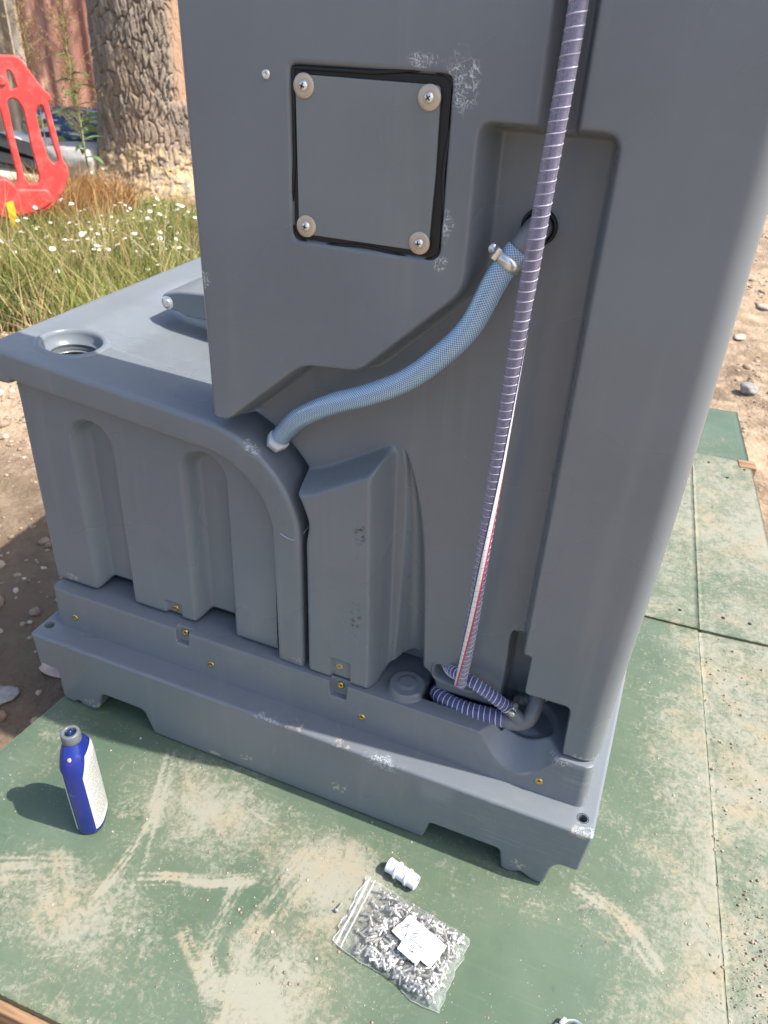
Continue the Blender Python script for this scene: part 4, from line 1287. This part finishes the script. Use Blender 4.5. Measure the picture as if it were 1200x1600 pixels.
# ------------------------------------------------------------------ background: fence, tree, barrier, debris, plants
def corrugated(name, w, h, pitch, amp, n):
    u = np.linspace(0, w, n); ph = (u / pitch) % 1.0
    pr_ = np.clip(np.abs(ph - .5) * 4 - 1, -.6, .6) / .6 * amp
    zz_ = np.linspace(0, h, 14)
    U, Zz = np.meshgrid(u, zz_)
    Yy = np.broadcast_to(pr_, U.shape) + .012 * (fbm(U * 2, Zz * 2, 2, int(w * 100)) - .5)
    f1 = np.stack([U, Yy, Zz], -1).reshape(-1, 3); f2 = f1 + (0, .004, 0)
    return mesh_np(name, np.vstack([f1, f2]), [grid_faces(14, n), grid_faces(14, n, off=len(f1), flip=True)], smooth=False)
def rusty(name, c1, c2, c3):
    t = NT(name); p = t.pos()
    c = t.mix(t.rng(t.noise(p, 2.5, 5, .6), .35, .65), c1, c2)
    c = t.mix(t.rng(t.noise(t.mapv(p, (14, 14, 1.5)), 1, 4), .5, .72, 0, .8), c, c3)
    t.set(Base_Color=c, Roughness=.7); return t.m
M_RED = rusty('red_sheet', (.28, .125, .095), (.37, .18, .14), (.47, .33, .25))
M_BRN = rusty('brown_sheet', (.30, .23, .16), (.42, .34, .25), (.22, .16, .10))
M_POST = rusty('post_wood', (.48, .43, .36), (.60, .55, .47), (.40, .33, .26))
FO = np.array((-7.35, 6.1)); FD = np.array((.737, .676))
for i, (u0, w, mt, lb) in enumerate([(-1.58, .95, M_BRN, 'brown corrugated fence sheet beyond the left picture edge'), (-.60, .95, M_BRN, 'weathered brown fence sheet left of the pale post'),
        (.455, .90, M_RED, 'faded red corrugated fence sheet between the pale post and the tree trunk'), (1.37, .95, M_RED, 'faded red corrugated fence sheet behind the tree trunk'), (2.34, .95, M_BRN, 'brown fence sheet behind the grey tower')]):
    o = link('fence_sheet', corrugated('fence_sheet', w, 2.3, .19, .022, 80), mt)
    o.location = (*(FO + FD * u0), GZ - .05); o.rotation_euler = (0, 0, math.atan2(FD[1], FD[0]))
    tag(o, lb, 'fence', 'sheets of the boundary fence')
for u0, lb in ((.402, 'pale wooden fence post beside the red sheet'), (2.33, 'pale wooden fence post behind the tree trunk')):
    bm = bmesh.new(); box_bm(bm, (0, 0, 1.15), (.062, .06, 2.4), bev=.006)
    o = link('fence_post', sharp(bm_mesh(bm, 'fence_post')), M_POST)
    q = FO + FD * u0 + np.array((.676, -.737)) * .06
    o.location = (*q, GZ - .08); o.rotation_euler = (0, 0, math.atan2(FD[1], FD[0])); tag(o, lb, 'fence post', 'posts of the boundary fence')

# tree
tree = thing('tree', (-4.42, 5.05, GZ), 'thick old tree trunk with deeply furrowed bark behind the barrier', 'tree')
nth, nzr = 420, 380
th = np.linspace(0, 2 * np.pi, nth, endpoint=False)
zr = np.concatenate([np.linspace(0, 1.75, nzr - 24), np.linspace(1.8, 4.2, 24)])
TH, ZZ = np.meshgrid(th, zr)
rad = .395 + .20 * np.exp(-ZZ / .20) + .02 * np.sin(TH * 3 + 1) + .035 * np.exp(-ZZ / .35) * np.sin(TH * 5)
rad = rad * (1 - .05 * np.clip(ZZ - 1.0, 0, 4))
su, sv = TH / (2 * np.pi) * 2.45, ZZ
jit = .030
fx = su + jit * (fbm(su * 9, sv * 9, 3, 201) - .5) * 2; fz = sv * .22 + jit * .45 * (fbm(su * 9 + 7, sv * 9, 3, 203) - .5) * 2
cs = .040
gxn, gzn = int(2.45 / cs), int(4.4 * .22 / cs) + 2
best1 = np.full(TH.shape, 9.0); best2 = np.full(TH.shape, 9.0); cid = np.zeros(TH.shape)
ci, cj = np.floor(fx / cs), np.floor(fz / cs)
for a in (-1, 0, 1):
    for b in (-1, 0, 1):
        ii, jj = ci + a, cj + b
        px_ = (ii + .5 + .85 * (hash2(ii % gxn, jj, 301) - .5)) * cs
        pz_ = (jj + .5 + .85 * (hash2(ii % gxn, jj, 307) - .5)) * cs
        d_ = np.hypot(fx - px_, fz - pz_)
        nw = d_ < best1
        best2 = np.where(nw, best1, np.minimum(best2, d_)); cid = np.where(nw, hash2(ii % gxn, jj, 311), cid); best1 = np.where(nw, d_, best1)
crack = np.clip((best2 - best1) / (.20 * cs), 0, 1)
plate = np.minimum(1, crack * 1.25) ** .55 * (.030 + .012 * cid) + .022 * (fbm(su * 75, sv * 22, 3, 211) - .5)
bare = sm((fbm(su * 3.2, sv * 2.2, 3, 221) - .56) / .05)          # patches where bark has fallen off
# bare strip on the right hand side as seen from the unit
vis = np.exp(-((TH - math.radians(349)) / .34) ** 4) * sm((ZZ - .62 - .25 * (fbm(su * 5, sv * 2, 2, 233) - .5)) / .06)
bare = np.clip(np.maximum(bare * .25, vis * sm((fbm(su * 7, sv * 5, 3, 231) - .22) / .08)), 0, 1)
foot = sm((.34 + .16 * fbm(su * 6, sv * 0 + 1, 2, 241) - ZZ) / .16)
plate = plate * (1 - .8 * bare) * (1 - .35 * foot) + foot * .05 * (fbm(su * 22, sv * 22, 3, 251) - .4)
rr = rad + plate
bend = .02 * np.sin(ZZ * 1.3)
V = np.stack([-4.42 + rr * np.cos(TH) + bend, 5.05 + rr * np.sin(TH), GZ + ZZ - .03], -1)
me = mesh_np('trunk', V.reshape(-1, 3), grid_faces(len(zr), nth, wrap_c=True))
attr(me, 'bare', bare); attr(me, 'foot', foot); attr(me, 'cell', cid)
t = NT('bark'); p = t.pos()
c = t.mix(t.at('cell'), (.20, .16, .125), (.30, .25, .20))
c = t.mix(t.rng(t.noise(p, 26, 5, .7), .4, .65, 0, .7), c, (.27, .225, .185))
c = t.mix(t.math('MULTIPLY', t.at('bare'), .85), c, (.46, .29, .185))
c = t.mix(t.math('MULTIPLY', t.at('foot'), t.rng(t.noise(p, 14, 4), .35, .6)), c, (.50, .37, .22))
t.set(Base_Color=c, Roughness=.95, Normal=t.bump(t.noise(p, 90, 5, .7), .7, .006)); t.bsdf.inputs['Specular IOR Level'].default_value = .1
link('trunk', me, t.m, tree)
M_BARK = t.m
for i in range(6):
    a = i * 1.05 + .3; b0 = np.array((-4.42, 5.05, GZ + 3.3 + .15 * i))
    e = b0 + np.array((math.cos(a) * 1.4, math.sin(a) * 1.4, 1.3 + .2 * (i % 3)))
    C, s = catmull([b0, b0 + (e - b0) * .5 + (0, 0, .15), e], 14)
    V, F, uv = tube(C, s, np.linspace(.16, .04, 14), 10); link('limb', mesh_np('limb', V, F, uv), M_BARK, tree)
M_LEAF = simple('tree_leaf', (.06, .10, .025), .6, var=.4, vscale=3)
n = 9000
P_ = rng.normal(size=(n, 3)); P_ /= np.linalg.norm(P_, axis=1)[:, None]; P_ *= (rng.random(n) ** .4)[:, None] * np.array((2.3, 2.3, 1.6)); P_ += (-4.42, 5.05, GZ + 5.0)
clump = fbm(P_[:, 0] * 1.5 + P_[:, 2], P_[:, 1] * 1.5, 3, 260) > .44
P_ = P_[clump]; n = len(P_)
a1 = rng.normal(size=(n, 3)); a1 /= np.linalg.norm(a1, axis=1)[:, None]; a2 = np.cross(a1, rng.normal(size=(n, 3))); a2 /= np.linalg.norm(a2, axis=1)[:, None]
L_ = .075
V = np.stack([P_ - a1 * L_, P_ + a2 * L_ * .5, P_ + a1 * L_, P_ - a2 * L_ * .5], 1).reshape(-1, 3)
o = link('crown', mesh_np('crown', V, np.arange(4 * n).reshape(-1, 4), smooth=False), M_LEAF, tree)

# red barrier
t = NT('barrier_red'); p = t.pos()
t.set(Base_Color=t.mix(t.rng(t.noise(p, 18, 5, .7), .45, .7, 0, .6), (.62, .06, .055), (.60, .17, .14)), Roughness=.5)
M_BAR = t.m
bar_loc = np.array((-3.7456, 2.6887)); bd = np.array((.66, .75)); bd = bd / np.linalg.norm(bd); bn = np.array((bd[1], -bd[0]))
barr = thing('traffic_barrier', (*bar_loc, GZ), 'red plastic pedestrian barrier with open slots, standing in the grass', 'barrier')
outer = [(-.86, 1.03, .05), (.224, 1.033, .03), (.318, .874, .03), (.352, .846, .015), (.347, .818, .01), (.331, .812, .01), (.351, .602, .03), (.353, .518, .01), (.377, .48, .02), (.374, .439, .02), (.329, .346, .03), (.241, .255, .02), (.095, .215, .02), (-.20, .20, .02), (-.23, .26, .02), (-.50, .26, .02), (-.53, .20, .02), (-.86, .2, .03)]
slot = lambda u: [(u, .745, .03), (u + .035, .822, .03), (u + .065, .80, .03), (u + .085, .43, .02), (u + .07, .40, .02), (u + .02, .40, .02), (u - .005, .45, .02)]
holes = [[(.148, .955), (.162, .963), (.176, .946), (.186, .88), (.152, .871)],
         [(.124, .813), (.15, .831), (.177, .822), (.196, .772), (.199, .589), (.212, .431), (.202, .4), (.15, .396), (.135, .441), (.124, .643)],
         [(.258, .756), (.275, .79), (.297, .797), (.303, .755), (.312, .633), (.330, .515), (.304, .496), (.282, .527), (.267, .61)]]
holes = [round_poly(h, .012, 4) for h in holes] + [round_poly(slot(u), .02, 4) for u in (.012, -.115, -.24, -.365, -.49, -.615, -.74)]
def stand(me, y0=0.0):
    co = np.empty(len(me.vertices) * 3, dtype=np.float32); me.vertices.foreach_get('co', co); co = co.reshape(-1, 3).astype(float)
    q = np.zeros_like(co)
    q[:, :2] = bar_loc + co[:, :1] * bd + (co[:, 2:3] + y0) * bn
    q[:, 2] = co[:, 1] + GZ
    me.vertices.foreach_set('co', q.astype(np.float32).ravel()); me.update(); sharp(me, 40); return me
wnorm(link('barrier_panel', stand(poly_curve('barrier_panel', round_poly(outer, .02, 5), holes, .010, .010, 3)), M_BAR, barr))
wnorm(link('lower_rail', stand(poly_curve('lower_rail', round_poly([(-.86, .375, .02), (.10, .375, .02), (.25, .365, .02), (.27, .30, .02), (.215, .262, .02), (.09, .225, .02), (-.20, .212), (-.24, .28), (-.49, .28), (-.54, .212), (-.86, .212)], .015, 5), [], .012, .014, 3), .002), M_BAR, barr))
wnorm(link('hub', stand(poly_curve('hub', round_poly([(-.03, .43), (.03, .44), (.075, .40), (.09, .33), (.085, .24), (-.04, .22), (-.05, .38)], .03, 6), [], .03, .012, 3), .004), M_BAR, barr))
link('handle_boss', stand(poly_curve('handle_boss', [(.115 + .026 * math.cos(a), .915 + .026 * math.sin(a)) for a in np.linspace(0, 6.283, 20, endpoint=False)], [], .008, .008, 2), .014), M_BAR, barr)
link('yellow_tag', stand(poly_curve('yellow_tag', [(.007, .309), (.046, .318), (.051, .165), (.005, .160)], [], .002, .001, 1), .054), simple('yellow_reflector', (.80, .52, .02), .4, var=.08), barr)
M_GREYF = simple('grey_rubber_foot', (.20, .20, .20), .8, var=.2, bump=.3)
bm = bmesh.new(); box_bm(bm, (0, 0, .11), (.055, .05, .2), bev=.006); box_bm(bm, (0, 0, .03), (.10, .42, .06), bev=.012)
me = sharp(bm_mesh(bm, 'foot'))
me.transform(Matrix.Translation((*(bar_loc + bd * .025), GZ)) @ Matrix.Rotation(math.atan2(bd[1], bd[0]), 4, 'Z'))
link('foot', me, M_GREYF, barr)
me2 = me.copy(); me2.transform(Matrix.Translation((*(bd * -.65), 0))); link('foot', me2, M_GREYF, barr)

# debris heap by the fence
def crumple(name, c, s, seed, mat, label, cat, amp=.28, sub=4, rz=0.0, box=.55):
    bm = bmesh.new(); bmesh.ops.create_icosphere(bm, subdivisions=sub, radius=1.0)
    from mathutils import noise as mn
    fr = Vector((seed * 3.1, seed * 1.7, seed * .9))
    for v in bm.verts:
        d = v.co.copy(); m_ = max(abs(d.x), abs(d.y), abs(d.z)); v.co = v.co * (1 - box) + v.co / m_ * box * .8
        k = mn.ridged_multi_fractal(d * 1.6 + fr, 1.0, 2.0, 4, 1.0, 2.0) * .22 + mn.noise(d * 4 + fr) * .18
        v.co *= 1 + amp * (k - .25)
        v.co.z = max(v.co.z, -.75)
    me = bm_mesh(bm, name); o = link(name, me, mat)
    o.scale = s; o.location = c; o.rotation_euler = (0, 0, rz); tag(o, label, cat, 'rubbish heaped by the fence'); return o
t = NT('patterned_bag'); p = t.pos()
b1 = t.rng(t.noise(t.mapv(p, (6, 6, 16), rot=(.3, .2, .5)), 1, 3, .5, 1.2), .50, .55); b2 = t.rng(t.noise(t.mapv(p, (5, 7, 19), loc=(3, 1, 2), rot=(.2, .5, .2)), 1, 3, .5, 1.2), .55, .60)
c = t.mix(b1, (.03, .06, .15), (.26, .36, .10)); c = t.mix(b2, c, (.62, .68, .72)); t.set(Base_Color=c, Roughness=.45); M_PBAG = t.m
M_GTARP = rusty('grey_tarp', (.36, .34, .32), (.50, .48, .45), (.22, .20, .19))
M_WSHEET = rusty('dirty_white', (.62, .58, .54), (.72, .69, .66), (.42, .38, .34))
crumple('refuse_bag', (-5.20, 4.95, .25), (.46, .26, .20), 2.0, M_PBAG, 'crumpled blue bag with green and white pattern beside the trunk', 'bag', rz=.6)
crumple('grey_tarp', (-4.98, 4.72, .06), (.30, .30, .16), 3.0, M_GTARP, 'crumpled grey tarpaulin lying against the tree foot', 'tarpaulin', rz=.2)
crumple('white_sheeting', (-5.45, 4.75, .10), (.42, .28, .16), 5.0, M_WSHEET, 'dirty white sheeting under the blue bag, behind the barrier', 'sheeting', rz=.8)
for i, (x, y, z, rx, lb, mt) in enumerate([(-5.28, 4.42, .16, .35, 'black board leaning on the heap, upper one', M_DARK), (-5.22, 4.36, .07, .25, 'black board leaning on the heap, lower one', M_DARK),
        (-5.22, 4.28, -.02, .12, 'bleached plank lying at the foot of the heap', M_POST)]):
    bm = bmesh.new(); box_bm(bm, (0, 0, 0), (.75, .16, .025), bev=.003); o = link('plank', sharp(bm_mesh(bm, 'plank')), mt)
    o.location = (x, y, z); o.rotation_euler = (.5, rx, .75); tag(o, lb, 'plank', 'rubbish heaped by the fence')

# grass verge
def leaf_mat(name, c1, c2, c3):
    t = NT(name); ri = t.n('ShaderNodeNewGeometry').outputs['Random Per Island']
    cr = t.n('ShaderNodeValToRGB'); t.l(ri, cr.inputs[0])
    cr.color_ramp.elements[0].color = (*c1, 1); cr.color_ramp.elements[1].color = (*c3, 1); e = cr.color_ramp.elements.new(.55); e.color = (*c2, 1)
    tl = t.n('ShaderNodeBsdfTranslucent'); t.l(cr.outputs[0], tl.inputs[0]); mx = t.n('ShaderNodeMixShader'); mx.inputs[0].default_value = .35
    t.set(Base_Color=cr.outputs[0], Roughness=.55)
    t.l(t.bsdf.outputs[0], mx.inputs[1]); t.l(tl.outputs[0], mx.inputs[2]); t.l(mx.outputs[0], t.out.inputs[0]); return t.m
M_GRASS = leaf_mat('green_grass', (.14, .19, .035), (.29, .32, .075), (.50, .46, .17))
M_DRY = leaf_mat('dry_grass', (.38, .26, .10), (.52, .39, .19), (.62, .51, .30))
M_RUST = leaf_mat('rusty_dock', (.34, .17, .05), (.46, .25, .09), (.55, .36, .16))
cam_xy = np.array((0, -.783))
def in_verge(x, y):
    # seen through the gap above the tank
    return (y - (1.35 + .62 * (-2.1 - x) * 0) > 0)
def blades(n, xr, yr, hlo, hhi, wd, lean, seed, cond):
    r = np.random.default_rng(seed)
    x = r.uniform(*xr, n * 3); y = r.uniform(*yr, n * 3)
    k = cond(x, y); x, y = x[k][:n], y[k][:n]; n = len(x)
    h = r.uniform(hlo, hhi, n) * (.6 + .8 * fbm(x * 2.2, y * 2.2, 2, seed)) * np.clip(1.25 - .42 * (y - 1.9), .35, 1.0); a = r.uniform(0, 2 * np.pi, n); ln = r.uniform(.1, lean, n) * h
    z0 = GZ + ground_h(x, y) - .01
    w = wd * r.uniform(.6, 1.3, n)
    lv = np.array([0, .4, .75, 1.0]); ww = np.array([1, .85, .5, .05])
    dx, dy = np.cos(a), np.sin(a); b = r.uniform(0, 2 * np.pi, n); px_, py_ = np.cos(b), np.sin(b)
    Vs = []
    for l, q in zip(lv, ww):
        cx_, cy_ = x + dx * ln * l ** 2, y + dy * ln * l ** 2; cz_ = z0 + h * (l - .25 * (ln / h) * l ** 2)
        Vs += [np.stack([cx_ - px_ * w * q, cy_ - py_ * w * q, cz_], 1), np.stack([cx_ + px_ * w * q, cy_ + py_ * w * q, cz_], 1)]
    V = np.stack(Vs, 1)
    base_i = (np.arange(n) * 8)[:, None]
    F = np.concatenate([base_i + np.array([2 * i, 2 * i + 1, 2 * i + 3, 2 * i + 2]) for i in range(3)], 0)
    return V.reshape(-1, 3), F
verge = lambda x, y: (y > 1.55 + .45 * (-x - 2.4) * 0 + .25 * (vnoise(x * 2, y * 2, 400) - .5)) & (x < -1.75 - .20 * (y - 1.5)) & ((x + y * .2) < -1.6)
near_green = lambda x, y: verge(x, y) & (fbm(x * 1.4, y * 1.4, 2, 410) + .10 * (x < -2.9) > .40)
dry_c = lambda x, y: verge(x, y) & (np.hypot((x + 4.42), (y - 5.05)) > .42)
V, F = blades(25000, (-5.2, -1.7), (1.5, 4.3), .10, .34, .0042, .7, 1, near_green)
o = link('grass', mesh_np('grass', V, F, smooth=False), M_GRASS); tag(o, 'green grass and weeds of the overgrown verge', 'grass', kind='stuff')
V, F = blades(11000, (-5.4, -1.7), (1.55, 5.6), .08, .30, .0030, .9, 2, dry_c)
o = link('dry_grass', mesh_np('dry_grass', V, F, smooth=False), M_DRY); tag(o, 'dry straw coloured grass among the green weeds', 'dry grass', kind='stuff')
V, F = blades(2600, (-4.9, -3.6), (3.0, 4.6), .28, .75, .005, .7, 3, lambda x, y: np.hypot((x + 3.85) / .35, (y - 3.35) / .45) < 1)
o = link('rusty_weeds', mesh_np('rusty_weeds', V, F, smooth=False), M_RUST); tag(o, 'tangle of rusty brown weeds between barrier and trunk', 'weeds', kind='stuff')
V, F = blades(5200, (-5.0, -1.8), (1.6, 4.2), .08, .30, .011, .9, 6, lambda x, y: verge(x, y) & (fbm(x * 3.1, y * 3.1, 2, 420) > .52))
o = link('broad_weeds', mesh_np('broad_weeds', V, F, smooth=False), leaf_mat('broad_leaf', (.09, .14, .035), (.20, .25, .07), (.36, .36, .14))); tag(o, 'clumps of broad leaved weeds in the verge', 'weeds', kind='stuff')
V, F = blades(1500, (-5.0, -1.8), (1.6, 4.4), .30, .62, .0022, .8, 7, lambda x, y: verge(x, y) & (fbm(x * 2.3, y * 2.3, 2, 430) > .50))
o = link('straw_stalks', mesh_np('straw_stalks', V, F, smooth=False), M_DRY); tag(o, 'tall thin straw stalks standing above the grass', 'dry grass', kind='stuff')
# white daisies: each plant a thing with stems and flower heads
M_PETAL = simple('white_petal', (.70, .68, .60), .6, var=.08, vscale=20); M_EYE = simple('yellow_eye', (.65, .42, .03), .7)
M_STEM = simple('weed_stem', (.22, .25, .07), .6, var=.2)
def head_mesh():
    n = 11; a = np.linspace(0, 2 * np.pi, n, endpoint=False); V = []; F = []
    for k in a:
        b = len(V); c_, s_ = math.cos(k), math.sin(k)
        for r_, w_, z_ in ((.004, .0022, .001), (.012, .0042, .002), (.018, .0030, -.001)):
            V += [(c_ * r_ - s_ * w_, s_ * r_ + c_ * w_, z_), (c_ * r_ + s_ * w_, s_ * r_ - c_ * w_, z_)]
        F += [(b, b + 1, b + 3, b + 2), (b + 2, b + 3, b + 5, b + 4)]
    return mesh_np('flower_head', np.array(V), np.array(F), smooth=False)
HM = head_mesh(); HM.materials.append(M_PETAL)
Ve, Fe = lathe([(.006, .001), (.0055, .003), (.003, .005), (0, .0055)], 10); EM = mesh_np('flower_eye', Ve, Fe); EM.materials.append(M_EYE)
rf = random.Random(12)
spots = []
for tries in range(900):
    if len(spots) >= 60: break
    if rf.random() < .6: x = rf.gauss(-3.0, .33); y = rf.gauss(2.75, .33)
    else: x = rf.uniform(-4.2, -2.2); y = rf.uniform(1.9, 4.3)
    if not bool(verge(np.array(x), np.array(y))): continue
    spots.append((x, y))
for (x, y) in spots:
    z0 = GZ + float(ground_h(np.array(x), np.array(y)))
    th_ = thing('daisy_plant', (x, y, z0), 'white daisy plant flowering in the overgrown grass verge', 'flowers', 'white daisies in the verge')
    VV, FF = [], []; off = 0; tips = []
    for k in range(rf.randint(3, 6)):
        a = rf.uniform(0, 6.28); l = rf.uniform(.02, .12); h = rf.uniform(.14, .34)
        C, s = catmull([(x, y, z0), (x + l * .3 * math.cos(a), y + l * .3 * math.sin(a), z0 + h * .5), (x + l * math.cos(a), y + l * math.sin(a), z0 + h)], 6)
        V, F, uv = tube(C, s, .0018, 4); VV.append(V); FF.append(F[0] + off); off += len(V); tips.append(C[-1])
    link('stems', mesh_np('stems', np.vstack(VV), np.vstack(FF)), M_STEM, th_)
    for tp in tips:
        o = link('flower_head', HM, None, th_); o.location = (Vector(tp) ); o.matrix_parent_inverse = world_mat(th_).inverted()
        o.rotation_euler = (rf.uniform(-.5, .5) + .35, rf.uniform(-.5, .5), rf.uniform(0, 6)); k = rf.uniform(.35, .85); o.scale = (k, k, k)
        e = bpy.data.objects.new('flower_eye', EM); COL.objects.link(e); e.parent = o
# tall leafy weed in front of the trunk
wd_ = thing('tall_weed', (-4.22, 3.98, GZ), 'tall thin weed with narrow green leaves and feathery seed top before the trunk', 'weed')
C, s = catmull([(-4.22, 3.98, GZ), (-4.262, 3.99, .24), (-4.272, 4.0, .62), (-4.29, 4.0, .96), (-4.27, 4.0, 1.35)], 40)
V, F, uv = tube(C, s, np.linspace(.008, .003, 40), 6); link('stem', mesh_np('stem', V, F, uv), M_STEM, wd_)
M_WL = simple('weed_leaf', (.10, .17, .05), .5, var=.3, vscale=12)
def leaf(b, d, L, w, droop):
    d = np.array(d, float); d /= np.linalg.norm(d); sd_ = np.cross(d, (0, 0, 1.0)); sd_ /= np.linalg.norm(sd_) + 1e-9
    V = []; n = 7
    for i in range(n):
        u = i / (n - 1); c_ = np.array(b) + d * L * u - np.array((0, 0, droop * L * u * u)); ww = w * math.sin(math.pi * min(1, u * .92 + .06)) ** .8
        V += [c_ - sd_ * ww + (0, 0, ww * .4), c_, c_ + sd_ * ww + (0, 0, ww * .4)]
    return mesh_np('leaf', np.array(V), grid_faces(n, 3))
rl = random.Random(5)
for i in range(16):
    z = .22 + i * .042; k = np.argmin(np.abs(C[:, 2] - z)); a = i * 2.4
    link('leaf', leaf(C[k], (math.cos(a), math.sin(a), .35), rl.uniform(.11, .20), rl.uniform(.016, .028), rl.uniform(.2, .6)), M_WL, wd_)
def plume(base, top, n, spread, seed):
    r = random.Random(seed); VV, FF = [], []; off = 0
    for i in range(n):
        u = r.random() ** .8; b = np.array(base) + (np.array(top) - np.array(base)) * u
        a = r.uniform(0, 6.28); L = r.uniform(.4, 1.0) * spread * (1.15 - u)
        e = b + np.array((math.cos(a) * L, math.sin(a) * L, L * r.uniform(.6, 1.4)))
        Cc_, s_ = catmull([b, (b + e) / 2 + (0, 0, .02), e], 5)
        V, F, uv = tube(Cc_, s_, .0011, 3); VV.append(V); FF.append(F[0] + off); off += len(V)
        for q in range(5):
            t_ = r.random(); c_ = b + (e - b) * (.35 + .65 * t_); w_ = .0045
            v0 = np.array([[0, 0, w_ * 1.6], [w_, 0, -w_], [-w_ * .5, w_ * .8, -w_], [-w_ * .5, -w_ * .8, -w_]]) + c_ + np.array((r.uniform(-1, 1), r.uniform(-1, 1), r.uniform(-1, 1))) * .008
            VV.append(v0); FF.append(np.array([[0, 1, 2, 2], [0, 2, 3, 3], [0, 3, 1, 1], [1, 3, 2, 2]])[:, :4] + off); off += 4
    return VV, FF
def tri_mesh(name, VV, FF):
    quads = [f for f in FF]; V = np.vstack(VV); bmq = np.vstack(quads)
    tri = bmq[bmq[:, 2] == bmq[:, 3]][:, :3]; qd = bmq[bmq[:, 2] != bmq[:, 3]]
    return mesh_np(name, V, [qd, tri], smooth=False)
VV, FF = plume((-4.285, 4.0, .70), (-4.27, 4.0, 1.35), 120, .20, 4)
link('seed_top', tri_mesh('seed_top', VV, FF), M_DRY, wd_)
for i, (x, y, h, lb) in enumerate([(-4.62, 3.98, 1.35, 'dry feathery grass stalk at the top left before the red fence'), (-4.95, 3.75, 1.25, 'dry feathery grass stalk at the far left edge above the barrier'),
                                   (-4.42, 4.15, .95, 'shorter dry feathery stalk between barrier and tall weed')]):
    th_ = thing('dry_stalk', (x, y, GZ), lb, 'weed', 'dry stalks by the fence')
    C, s = catmull([(x, y, GZ), (x + .02, y, GZ + h * .5), (x - .02, y + .01, GZ + h)], 20)
    V, F, uv = tube(C, s, np.linspace(.006, .002, 20), 5); link('stem', mesh_np('stem', V, F, uv), M_DRY, th_)
    VV, FF = plume((x, y, GZ + h * .45), (x - .02, y + .01, GZ + h), 130, .24, 20 + i)
    link('seed_top', tri_mesh('seed_top', VV, FF), M_DRY, th_)
